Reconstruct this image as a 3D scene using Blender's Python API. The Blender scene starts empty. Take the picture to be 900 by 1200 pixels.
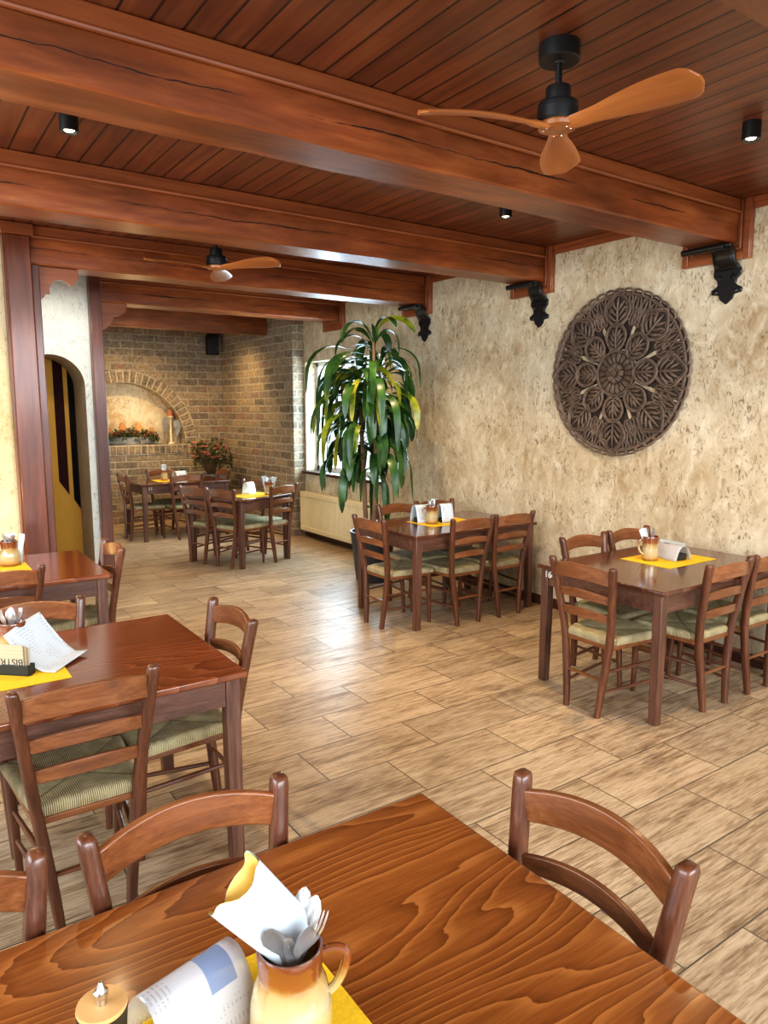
import bpy, bmesh, math, random
from mathutils import Vector, Matrix
random.seed(7)
C = bpy.context.scene.collection
PI = math.pi
D = bpy.data

# ------------------------------------------------------------------ materials
def newmat(name):
    m = D.materials.new(name); m.use_nodes = True
    nt = m.node_tree; nt.nodes.clear()
    out = nt.nodes.new('ShaderNodeOutputMaterial')
    b = nt.nodes.new('ShaderNodeBsdfPrincipled')
    nt.links.new(b.outputs[0], out.inputs[0])
    return m, nt, b

class N:
    """tiny node-tree helper"""
    def __init__(s, nt): s.nt = nt
    def n(s, t, **kw):
        x = s.nt.nodes.new(t)
        for k, v in kw.items(): setattr(x, k, v)
        return x
    def put(s, sock, v):
        if v is None: return
        if isinstance(v, bpy.types.NodeSocket): s.nt.links.new(v, sock)
        else: sock.default_value = v
    def math(s, op, a, b=None, c=None, clamp=False):
        x = s.n('ShaderNodeMath', operation=op); x.use_clamp = clamp
        s.put(x.inputs[0], a); s.put(x.inputs[1], b); s.put(x.inputs[2], c)
        return x.outputs[0]
    def sep(s, v):
        x = s.n('ShaderNodeSeparateXYZ'); s.put(x.inputs[0], v); return x.outputs
    def comb(s, a, b, c):
        x = s.n('ShaderNodeCombineXYZ'); s.put(x.inputs[0], a); s.put(x.inputs[1], b); s.put(x.inputs[2], c); return x.outputs[0]
    def obj(s): return s.n('ShaderNodeTexCoord').outputs['Object']
    def rnd(s): return s.n('ShaderNodeObjectInfo').outputs['Random']
    def mapping(s, v, loc=(0,0,0), scale=(1,1,1)):
        x = s.n('ShaderNodeMapping'); s.put(x.inputs['Vector'], v)
        x.inputs['Location'].default_value = loc; x.inputs['Scale'].default_value = scale
        return x.outputs[0]
    def vadd(s, a, b):
        x = s.n('ShaderNodeVectorMath', operation='ADD'); s.put(x.inputs[0], a); s.put(x.inputs[1], b); return x.outputs[0]
    def vscale(s, a, k):
        x = s.n('ShaderNodeVectorMath', operation='SCALE'); s.put(x.inputs[0], a); s.put(x.inputs['Scale'], k); return x.outputs[0]
    def noise(s, v, scale=5, detail=4, rough=.55, dist=0, col=False):
        x = s.n('ShaderNodeTexNoise'); s.put(x.inputs['Vector'], v)
        x.inputs['Scale'].default_value = scale; x.inputs['Detail'].default_value = detail
        x.inputs['Roughness'].default_value = rough; x.inputs['Distortion'].default_value = dist
        return x.outputs[1 if col else 0]
    def ramp(s, f, stops, interp='LINEAR'):
        x = s.n('ShaderNodeValToRGB'); s.put(x.inputs[0], f)
        r = x.color_ramp; r.interpolation = interp
        while len(r.elements) < len(stops): r.elements.new(.5)
        for e, (p, c) in zip(r.elements, stops):
            e.position = p
            e.color = (c, c, c, 1) if isinstance(c, (int, float)) else (*c, 1)
        return x.outputs[0]
    def mix(s, f, a, b, mode='MIX'):
        x = s.n('ShaderNodeMix', data_type='RGBA', blend_type=mode)
        s.put(x.inputs[0], f)
        for i, v in ((6, a), (7, b)):
            if isinstance(v, tuple) and len(v) == 3: v = (*v, 1)
            s.put(x.inputs[i], v)
        return x.outputs[2]
    def bump(s, h, strength=.3, dist=.01):
        x = s.n('ShaderNodeBump'); s.put(x.inputs['Height'], h)
        x.inputs['Strength'].default_value = strength; x.inputs['Distance'].default_value = dist
        return x.outputs[0]

def setb(b, rough=.5, metal=0, coat=0, spec=None, coat_rough=.1):
    b.inputs['Roughness'].default_value = rough
    b.inputs['Metallic'].default_value = metal
    b.inputs['Coat Weight'].default_value = coat
    b.inputs['Coat Roughness'].default_value = coat_rough
    if rough > .9 and spec is None: spec = .05
    if spec is not None: b.inputs['Specular IOR Level'].default_value = spec

def plain(name, col, rough=.5, metal=0, coat=0, var=.12, scale=30, bump=0):
    m, nt, b = newmat(name); g = N(nt)
    f = g.noise(g.obj(), scale, 3)
    lo = tuple(c*(1-var) for c in col); hi = tuple(min(1, c*(1+var)) for c in col)
    nt.links.new(g.ramp(f, [(.3, lo), (.7, hi)]), b.inputs['Base Color'])
    setb(b, rough, metal, coat)
    if bump: nt.links.new(g.bump(f, bump, .004), b.inputs['Normal'])
    return m

def wood(name, dark, mid, light, axis='x', scale=18, stretch=.06, rough=.38, coat=.25, blotch=.3, bump=.08, crack=False, coat_rough=.15):
    m, nt, b = newmat(name); g = N(nt)
    o = g.obj(); r = g.rnd()
    off = g.comb(g.math('MULTIPLY', r, 7.3), g.math('MULTIPLY', r, 3.1), g.math('MULTIPLY', r, 5.7))
    v = g.vadd(o, off)
    sc = {'x': (stretch, 1, 1), 'y': (1, stretch, 1), 'z': (1, 1, stretch)}[axis]
    vs = g.mapping(v, scale=sc)
    f1 = g.noise(vs, scale, 6, .6, .6)
    f2 = g.noise(vs, scale*5, 3, .6)
    bl = g.noise(g.mapping(v, scale=tuple(.4 if k < 1 else 1 for k in sc)), 3.2, 3, .5)
    f = g.math('ADD', g.math('MULTIPLY', f1, .62), g.math('MULTIPLY', f2, .38))
    c = g.ramp(f, [(.28, dark), (.5, mid), (.74, light)])
    c = g.mix(1.0, c, g.ramp(bl, [(.25, 1-blotch), (.75, 1+blotch*.35)]), 'MULTIPLY')
    # slight tone difference between pieces
    c = g.mix(1.0, c, g.ramp(r, [(0, .86), (1, 1.08)]), 'MULTIPLY')
    h = f
    if crack:
        xyz = g.sep(o)
        wav = g.math('MULTIPLY', g.math('SUBTRACT', g.noise(g.comb(g.math('ADD', xyz[0], g.math('MULTIPLY', r, 40)), 0, 0), .8, 5, .7), .5), .10)
        d = g.math('ABSOLUTE', g.math('SUBTRACT', g.math('ADD', xyz[2], wav), 2.905))
        wid = g.math('MULTIPLY', g.noise(g.comb(g.math('ADD', xyz[0], g.math('MULTIPLY', r, 90)), 3, 0), 1.0, 5, .7), .034)
        wid = g.math('SUBTRACT', wid, .0150)
        k = g.math('LESS_THAN', d, wid)
        c = g.mix(k, c, (.012, .006, .004))
        h = g.math('SUBTRACT', f, g.math('MULTIPLY', k, 2.0))
    nt.links.new(c, b.inputs['Base Color'])
    setb(b, rough, 0, coat, coat_rough=coat_rough)
    if bump: nt.links.new(g.bump(h, bump, .004), b.inputs['Normal'])
    return m

def cathedral(name, dark, mid, light, rough=.25, coat=.35, freq=55, k=1.0):
    """table tops: flat-sawn figure, long pointed arches along x"""
    m, nt, b = newmat(name); g = N(nt)
    o = g.obj(); r = g.rnd()
    off = g.comb(g.math('MULTIPLY', r, 9.0), g.math('MULTIPLY', r, 4.0), 0)
    v = g.vadd(o, off); xyz = g.sep(v)
    n1 = g.noise(g.mapping(v, scale=(.6, 2.6, 1)), 1.5, 1.5, .4)
    n2 = g.noise(g.mapping(v, scale=(2.0, 10, 1)), 2.0, 3, .5)
    f = g.math('ADD', g.math('MULTIPLY', xyz[1], 24.0*k), g.math('ADD', g.math('MULTIPLY', n1, 20.0*k), g.math('MULTIPLY', n2, 1.1)))
    fr = g.math('FRACT', f)
    line = g.ramp(fr, [(0, .12), (.25, .42), (.7, .55), (.93, .95), (.975, 1.0), (1.0, .12)])
    fine = g.noise(g.mapping(v, scale=(.05, 1, 1)), 160, 3, .6)
    t = g.math('ADD', g.math('MULTIPLY', line, .55), g.math('MULTIPLY', fine, .45))
    c = g.ramp(t, [(.2, dark), (.48, mid), (.8, light)])
    bl = g.noise(v, 2.2, 2)
    c = g.mix(1.0, c, g.ramp(bl, [(.3, .78), (.75, 1.1)]), 'MULTIPLY')
    nt.links.new(c, b.inputs['Base Color'])
    setb(b, rough, 0, coat, coat_rough=.12)
    nt.links.new(g.bump(t, .04, .002), b.inputs['Normal'])
    return m

M = {}
def build_materials():
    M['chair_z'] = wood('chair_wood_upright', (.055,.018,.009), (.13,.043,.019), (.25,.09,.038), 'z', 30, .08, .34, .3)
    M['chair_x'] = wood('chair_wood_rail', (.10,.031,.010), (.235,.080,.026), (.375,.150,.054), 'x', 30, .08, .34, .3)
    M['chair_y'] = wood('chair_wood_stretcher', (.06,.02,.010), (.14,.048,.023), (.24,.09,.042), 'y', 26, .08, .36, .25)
    M['tabl_leg'] = wood('table_leg_wood', (.045,.018,.011), (.13,.055,.033), (.26,.125,.08), 'z', 40, .05, .42, .15, .3, .15)
    M['tabl_apron'] = wood('table_apron_wood', (.045,.018,.011), (.125,.052,.031), (.25,.12,.075), 'x', 30, .11, .42, .15, .3, .15)
    M['top_front'] = cathedral('front_table_top', (.12,.031,.006), (.245,.073,.0145), (.40,.145,.034), .3, .2)
    M['top_red'] = cathedral('left_table_top', (.11,.026,.009), (.20,.055,.018), (.28,.09,.032), .17, .4, k=.8)
    M['top_dark'] = cathedral('dark_table_top', (.055,.019,.011), (.105,.037,.020), (.165,.064,.034), .17, .4, k=.8)
    M['beam'] = wood('beam_wood', (.11,.024,.007), (.275,.072,.019), (.46,.155,.044), 'x', 6, .16, .36, .2, .6, .3, crack=True, coat_rough=.25)
    M['beam_trim'] = wood('beam_trim_wood', (.20,.05,.016), (.32,.092,.028), (.43,.145,.047), 'x', 10, .06, .33, .25, .25)
    M['trim_y'] = wood('wall_trim_wood', (.18,.046,.014), (.29,.084,.026), (.40,.135,.043), 'y', 10, .06, .33, .25, .25)
    M['post'] = wood('post_wood', (.075,.019,.009), (.16,.043,.018), (.27,.088,.042), 'z', 8, .08, .36, .3, .4, .3)
    M['fan_wood'] = wood('fan_blade_wood', (.32,.095,.022), (.43,.145,.036), (.53,.205,.058), 'x', 8, .1, .4, .2, .2, .02)
    M['dark_board'] = wood('dark_sill_wood', (.025,.009,.006), (.06,.02,.012), (.1,.035,.02), 'y', 14, .06, .4, .2)
    M['carved'] = wood('carved_dark_wood', (.07,.044,.03), (.15,.10,.07), (.28,.195,.14), 'x', 12, .5, .6, 0, .3, .2)
    M['carved_shade'] = plain('carved_wood_painted_shade', (.045,.027,.018), .75)  # darkened copy of the carved wood, recess shade painted into the colour
    M['iron'] = plain('black_iron', (.012,.012,.013), .32, .3, .2, .3, 20, .15)
    M['black'] = plain('matte_black', (.012,.013,.014), .42)
    M['blackp'] = plain('black_plastic', (.018,.02,.018), .5)
    M['steel'] = plain('steel', (.62,.6,.57), .2, 1)
    M['cutlery'] = plain('cutlery_steel', (.60,.59,.58), .28, .75)
    M['yellow'] = plain('yellow_mat_cloth', (.83,.52,.015), .8, var=.1, scale=120)
    M['paper'] = plain('white_paper', (.55,.62,.67), .6, var=.03, scale=8)
    M['paper_in'] = plain('yellow_paper', (.86,.62,.17), .6, var=.08, scale=14)
    M['cream_paper'] = plain('cream_paper', (.78,.58,.40), .55, var=.06)
    M['kraft'] = kraft()
    M['maroon'] = plain('dark_maroon_pane', (.030,.010,.010), .95)
    M['mortar'] = plain('lime_mortar', (.50,.44,.33), .95, var=.2, bump=.5)
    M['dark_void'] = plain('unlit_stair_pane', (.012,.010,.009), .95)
    M['radiator'] = plain('radiator_enamel', (.80,.68,.42), .4, var=.03)
    M['pvc'] = plain('white_window_plastic', (.85,.9,.93), .35, var=.02)
    M['pot'] = plain('dark_grey_pot', (.035,.037,.042), .45, var=.2)
    M['soil'] = plain('dark_soil', (.03,.02,.012), .9, bump=.5)
    M['stem'] = plain('dracaena_cane', (.25,.15,.075), .8, bump=.5)
    M['leaf'] = leafmat('dracaena_leaf', (.010,.042,.014), (.05,.14,.022))
    M['leaf_y'] = leafmat('dracaena_leaf_yellow', (.07,.16,.01), (.50,.46,.03))
    M['leaf_b'] = leafmat('bouquet_leaf', (.03,.06,.02), (.14,.17,.06))
    M['pink'] = plain('salmon_blossom', (.74,.30,.23), .7, var=.25)
    M['whitefl'] = plain('cream_blossom', (.75,.66,.45), .7)
    M['red'] = plain('red_berry', (.40,.025,.03), .35)
    M['ginger'] = plain('gingerbread_brown', (.36,.16,.05), .7)
    M['stone'] = plain('grey_stone', (.30,.30,.29), .8, bump=.4)
    M['silver'] = plain('silver_grey_metal', (.34,.33,.31), .4, .5)
    M['candle'] = plain('brown_candle', (.36,.13,.06), .5)
    M['mill_wood'] = plain('mill_wood_top', (.62,.36,.14), .45, var=.06, scale=12)
    M['pen'] = plain('printed_ink', (.03,.03,.035), .7)
    M['white_ink'] = plain('white_number', (.85,.83,.78), .5)
    M['rush'] = rush(); M['mug'] = mugmat(); M['sheet'] = sheetmat(); M['printed'] = printed()
    M['floor'] = floormat(); M['ceiling'] = ceilmat()
    M['plaster'] = plaster('cream_plaster', (.70,.615,.455), (.43,.31,.175), 1)
    M['plaster_w'] = plaster('white_plaster', (.86,.86,.79), (.62,.62,.55), .6)
    M['plaster_y'] = plaster('yellow_plaster', (.72,.63,.43), (.58,.40,.16), .7)
    M['plaster_n'] = plaster('niche_plaster', (.66,.60,.48), (.46,.32,.16), 1.0)
    M['plaster_o'] = plaster('ochre_plaster', (.50,.27,.05), (.42,.21,.03), .15)
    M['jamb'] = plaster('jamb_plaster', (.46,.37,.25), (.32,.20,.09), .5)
    M['brick'] = brickmat('old_brick')
    M['voussoir'] = voussoir()
    M['glass'] = glass()
    M['lamp'] = emit('spot_lens', (1, .86, .5), 9)

def kraft():
    m, nt, b = newmat('kraft_card'); g = N(nt)
    xyz = g.sep(g.obj())
    gx = g.math('LESS_THAN', g.math('FRACT', g.math('MULTIPLY', xyz[0], 95)), .14)
    gz = g.math('LESS_THAN', g.math('FRACT', g.math('MULTIPLY', xyz[2], 70)), .14)
    k = g.math('MULTIPLY', g.math('MAXIMUM', gx, gz), .28)
    nt.links.new(g.mix(k, (.46, .37, .24), (.2, .14, .08)), b.inputs['Base Color']); setb(b, .75)
    return m

def leafmat(name, a, c):
    m, nt, b = newmat(name); g = N(nt)
    f = g.noise(g.obj(), 7, 3)
    nt.links.new(g.ramp(f, [(.32, a), (.68, c)]), b.inputs['Base Color']); setb(b, .38, 0, .08)
    b.inputs['Transmission Weight'].default_value = 0
    return m

def rush():
    m, nt, b = newmat('woven_rush'); g = N(nt)
    xyz = g.sep(g.obj())
    ax = g.math('DIVIDE', g.math('ABSOLUTE', xyz[0]), .205); ay = g.math('DIVIDE', g.math('ABSOLUTE', g.math('SUBTRACT', xyz[1], .015)), .20)
    sel = g.math('GREATER_THAN', ay, ax)
    co = g.math('ADD', g.math('MULTIPLY', xyz[0], sel), g.math('MULTIPLY', xyz[1], g.math('SUBTRACT', 1.0, sel)))
    co = g.math('ADD', co, g.math('MULTIPLY', g.noise(g.obj(), 30, 2), .004))
    w = g.math('ADD', g.math('MULTIPLY', g.math('SINE', g.math('MULTIPLY', co, 950)), .5), .5)
    n = g.noise(g.obj(), 22, 3)
    col = g.ramp(g.math('ADD', g.math('MULTIPLY', w, .5), g.math('MULTIPLY', n, .5)), [(.18, (.09,.06,.025)), (.45, (.36,.29,.15)), (.8, (.60,.52,.30))])
    seam = g.math('LESS_THAN', g.math('ABSOLUTE', g.math('SUBTRACT', ax, ay)), .03)
    col = g.mix(g.math('MULTIPLY', seam, .55), col, (.07, .05, .025))
    # the wrapped edge towards the back is straw yellow
    nt.links.new(col, b.inputs['Base Color']); setb(b, .6)
    nt.links.new(g.bump(w, .6, .003), b.inputs['Normal'])
    return m

def mugmat():
    m, nt, b = newmat('glazed_stoneware'); g = N(nt)
    z = g.sep(g.obj())[2]
    n = g.math('MULTIPLY', g.math('SUBTRACT', g.noise(g.obj(), 28, 3), .5), .022)
    t = g.math('DIVIDE', g.math('ADD', z, n), .155)
    c = g.ramp(t, [(0, (.16,.055,.015)), (.1, (.42,.21,.06)), (.2, (.45,.32,.14)), (.45, (.50,.42,.24)), (.64, (.44,.29,.10)), (.76, (.25,.075,.018)), (1, (.17,.048,.014))])
    nt.links.new(c, b.inputs['Base Color']); setb(b, .12, 0, .6, coat_rough=.05)
    return m

def sheetmat():
    """laminated clear menu sheet, translucent plastic with a pale print"""
    m, nt, b = newmat('laminated_sheet'); g = N(nt)
    xyz = g.sep(g.obj())
    rows = g.math('LESS_THAN', g.math('FRACT', g.math('MULTIPLY', xyz[0], 130)), .35)
    words = g.math('GREATER_THAN', g.noise(g.mapping(g.obj(), scale=(10, 160, 160)), 1.0, 2), .52)
    reg = g.math('GREATER_THAN', g.noise(g.obj(), 14, 0), .56)
    ink = g.math('MULTIPLY', g.math('MULTIPLY', g.math('MULTIPLY', rows, words), reg), .35)
    blk = g.math('MULTIPLY', g.math('LESS_THAN', g.math('ABSOLUTE', g.math('SUBTRACT', xyz[0], .035)), .024), g.math('LESS_THAN', g.math('ABSOLUTE', g.math('ADD', xyz[1], .01)), .030))
    c0 = g.mix(blk, (.64, .64, .66), (.25, .34, .52))
    nt.links.new(g.mix(ink, c0, (.2, .2, .25)), b.inputs['Base Color'])
    setb(b, .12, 0, .5)
    b.inputs['Transmission Weight'].default_value = .0
    b.inputs['Alpha'].default_value = .62
    return m

def printed():
    m, nt, b = newmat('printed_menu_paper'); g = N(nt)
    xyz = g.sep(g.n('ShaderNodeTexCoord').outputs['UV'])
    rows = g.math('LESS_THAN', g.math('FRACT', g.math('MULTIPLY', xyz[1], 24)), .35)
    words = g.math('GREATER_THAN', g.noise(g.comb(g.math('MULTIPLY', xyz[0], 34), g.math('MULTIPLY', g.math('FLOOR', g.math('MULTIPLY', xyz[1], 24)), 7.0), 0), 1.0, 1), .5)
    mask = g.math('GREATER_THAN', g.noise(g.comb(xyz[0], xyz[1], 0), 3.5, 0), .5)
    ink = g.math('MULTIPLY', g.math('MULTIPLY', g.math('MULTIPLY', rows, words), mask), .5)
    nt.links.new(g.mix(ink, (.62, .70, .77), (.22, .25, .30)), b.inputs['Base Color']); setb(b, .35, 0, .3)
    return m

def floormat():
    m, nt, b = newmat('wood_look_floor_tile'); g = N(nt)
    o = g.obj()
    v = g.mapping(o, loc=(.033, -.155, 0))
    def br(c1, c2, mo):
        x = g.n('ShaderNodeTexBrick'); g.put(x.inputs['Vector'], v)
        x.inputs['Color1'].default_value = (*c1, 1); x.inputs['Color2'].default_value = (*c2, 1); x.inputs['Mortar'].default_value = (*mo, 1)
        x.inputs['Scale'].default_value = 1; x.inputs['Mortar Size'].default_value = .0032; x.inputs['Mortar Smooth'].default_value = .1
        x.inputs['Brick Width'].default_value = .65; x.inputs['Row Height'].default_value = .325
        x.offset = .5; x.offset_frequency = 2; x.squash = 1
        return x
    t = br((0,0,0), (1,1,1), (.5,.5,.5))
    tid = t.outputs['Color']; mort = t.outputs['Fac']
    tv = g.sep(tid)[0]
    shift = g.comb(g.math('MULTIPLY', tv, 13.0), g.math('MULTIPLY', tv, 29.0), g.math('MULTIPLY', tv, 5.0))
    vv = g.vadd(o, shift)
    s1 = g.noise(g.mapping(vv, scale=(.11, 1, 1)), 16, 6, .66, 1.0)
    s2 = g.noise(g.mapping(vv, scale=(.08, 1, 1)), 95, 4, .65, .5)
    s3 = g.noise(g.mapping(vv, scale=(.5, 1, 1)), 3.0, 3)
    f = g.math('ADD', g.math('ADD', g.math('MULTIPLY', s1, .36), g.math('MULTIPLY', s2, .46)), g.math('MULTIPLY', s3, .18))
    c = g.ramp(f, [(.36, (.15,.088,.045)), (.44, (.33,.225,.135)), (.52, (.53,.39,.25)), (.66, (.70,.565,.40))])
    s4 = g.noise(g.mapping(vv, scale=(.12, 1, 1)), 48, 5, .7, 1.4)
    c = g.mix(g.math('MULTIPLY', g.ramp(s4, [(.56, 0.0), (.64, 1.0)]), .45), c, (.15, .095, .055))
    c = g.mix(1.0, c, g.ramp(tv, [(0, .78), (1, 1.04)]), 'MULTIPLY')
    c = g.mix(mort, c, (.10, .075, .055))
    nt.links.new(c, b.inputs['Base Color'])
    rr = g.ramp(s1, [(.3, .44), (.7, .29)])
    nt.links.new(rr, b.inputs['Roughness'])
    b.inputs['Specular IOR Level'].default_value = .5
    h = g.math('SUBTRACT', g.math('MULTIPLY', f, .6), g.math('MULTIPLY', mort, 1.0))
    nt.links.new(g.bump(h, .4, .005), b.inputs['Normal'])
    return m

def ceilmat():
    m, nt, b = newmat('stained_ceiling_boards'); g = N(nt)
    o = g.obj(); xyz = g.sep(o)
    u = g.math('DIVIDE', g.math('SUBTRACT', xyz[0], 1.229), .1155)
    idx = g.math('FLOOR', u); fr = g.math('FRACT', u)
    gro = g.math('LESS_THAN', g.math('ABSOLUTE', g.math('SUBTRACT', fr, .5)), .455)
    wn = g.n('ShaderNodeTexWhiteNoise', noise_dimensions='1D'); g.put(wn.inputs['W'], idx)
    rv = wn.outputs[0]
    v = g.vadd(g.mapping(o, scale=(1, .06, 1)), g.comb(0, g.math('MULTIPLY', rv, 11), g.math('MULTIPLY', rv, 17)))
    f = g.math('ADD', g.math('MULTIPLY', g.noise(v, 22, 5, .6, .5), .7), g.math('MULTIPLY', g.noise(o, 3.5, 3), .3))
    c = g.ramp(f, [(.3, (.095,.024,.009)), (.5, (.175,.05,.017)), (.7, (.26,.085,.03))])
    c = g.mix(1.0, c, g.ramp(rv, [(0, .82), (1, 1.12)]), 'MULTIPLY')
    c = g.mix(g.math('SUBTRACT', 1.0, gro), c, (.015, .005, .003))
    nt.links.new(c, b.inputs['Base Color']); setb(b, .4, 0, .2, coat_rough=.25)
    nt.links.new(g.bump(g.math('ADD', g.math('MULTIPLY', gro, 1.0), g.math('MULTIPLY', f, .25)), .35, .006), b.inputs['Normal'])
    return m

def plaster(name, base, dark, amt):
    m, nt, b = newmat(name); g = N(nt)
    o = g.obj()
    big = g.noise(o, 1.1, 4, .6)
    mid = g.noise(g.mapping(o, scale=(1, 1, .7)), 5.5, 6, .68, .9)
    c = g.mix(g.ramp(g.math('ADD', g.math('MULTIPLY', big, .5), g.math('MULTIPLY', mid, .5)), [(.38, 0.0), (.64, 1.0*min(1, amt))]), base, dark)
    # scratched gouges where the trowel opened the surface
    gv = g.noise(g.mapping(o, scale=(1, 1, .5)), 34, 4, .64, 1.6)
    reg = g.noise(o, 4.0, 3, .6)
    gm = g.math('MULTIPLY', g.ramp(gv, [(.555, 0.0), (.625, 1.0)]), g.ramp(reg, [(.36, 0.0), (.56, 1.0)]))
    gcol = tuple(k*.45 for k in dark)
    c = g.mix(g.math('MULTIPLY', gm, min(.85, .8*amt)), c, gcol)
    lt = g.noise(g.mapping(o, scale=(1, 1, .6)), 14, 5, .6, .5)
    c = g.mix(g.math('MULTIPLY', g.ramp(lt, [(.5, 0.0), (.72, 1.0)]), .5*amt), c, tuple(min(1, k*1.22+.03) for k in base))
    nt.links.new(c, b.inputs['Base Color']); setb(b, .85, spec=.2)
    h = g.math('SUBTRACT', g.math('MULTIPLY', mid, .8), g.math('MULTIPLY', gm, .6))
    nt.links.new(g.bump(h, .3*max(amt, .3)+.1, .02), b.inputs['Normal'])
    return m

def brick_cols(g, f):
    return g.ramp(f, [(0, (.17,.14,.105)), (.25, (.25,.20,.145)), (.45, (.33,.255,.175)), (.62, (.40,.30,.19)), (.84, (.28,.23,.18)), (.96, (.36,.20,.125)), (1, (.42,.33,.22))])

def brickmat(name):
    m, nt, b = newmat(name); g = N(nt)
    o = g.obj(); xyz = g.sep(o)
    d = g.noise(o, 7, 3, col=True)
    dv = g.vscale(g.vadd(d, (-.5, -.5, -.5)), .03)
    v = g.vadd(g.comb(g.math('ADD', xyz[0], xyz[1]), xyz[2], 0), dv)
    x = g.n('ShaderNodeTexBrick'); g.put(x.inputs['Vector'], v)
    x.inputs['Color1'].default_value = (0,0,0,1); x.inputs['Color2'].default_value = (1,1,1,1); x.inputs['Mortar'].default_value = (.5,.5,.5,1)
    x.inputs['Scale'].default_value = 1; x.inputs['Mortar Size'].default_value = .0135; x.inputs['Mortar Smooth'].default_value = .5
    x.inputs['Brick Width'].default_value = .33; x.inputs['Row Height'].default_value = .105
    x.offset = .5
    tv = g.sep(x.outputs['Color'])[0]; mort = x.outputs['Fac']
    n = g.noise(o, 24, 5, .65)
    f = g.math('ADD', g.math('MULTIPLY', tv, .8), g.math('MULTIPLY', g.noise(o, 6, 3), .25))
    c = brick_cols(g, f)
    c = g.mix(1.0, c, g.ramp(n, [(.3, .55), (.7, 1.35)]), 'MULTIPLY')
    c = g.mix(g.math('MULTIPLY', mort, .95), c, g.ramp(n, [(.3, (.34,.29,.21)), (.7, (.52,.45,.34))]))
    nt.links.new(c, b.inputs['Base Color']); setb(b, .9, spec=.2)
    h = g.math('ADD', g.math('MULTIPLY', mort, -1.0), g.math('MULTIPLY', n, .6))
    nt.links.new(g.bump(h, .7, .02), b.inputs['Normal'])
    return m

def voussoir():
    m, nt, b = newmat('arch_brick'); g = N(nt)
    o = g.obj(); n = g.noise(o, 24, 5, .65); f = g.noise(o, 5.5, 2)
    c = g.mix(1.0, brick_cols(g, g.ramp(f, [(.3, 0.0), (.7, 1.0)])), g.ramp(n, [(.3, .45), (.7, 1.15)]), 'MULTIPLY')
    nt.links.new(c, b.inputs['Base Color']); setb(b, .9, spec=.2)
    nt.links.new(g.bump(n, .6, .01), b.inputs['Normal'])
    return m

def glass():
    m, nt, b = newmat('window_glass')
    g = N(nt); nt.nodes.remove(b)
    out = [n for n in nt.nodes if n.type == 'OUTPUT_MATERIAL'][0]
    tr = g.n('ShaderNodeBsdfTransparent'); gl = g.n('ShaderNodeBsdfGlossy'); gl.inputs['Roughness'].default_value = .02
    mx = g.n('ShaderNodeMixShader')
    mx.inputs[0].default_value = .06; nt.links.new(tr.outputs[0], mx.inputs[1]); nt.links.new(gl.outputs[0], mx.inputs[2])
    nt.links.new(mx.outputs[0], out.inputs[0])
    return m

def emit(name, col, st):
    m, nt, b = newmat(name)
    b.inputs['Base Color'].default_value = (*col, 1)
    b.inputs['Emission Color'].default_value = (*col, 1); b.inputs['Emission Strength'].default_value = st
    return m

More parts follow.
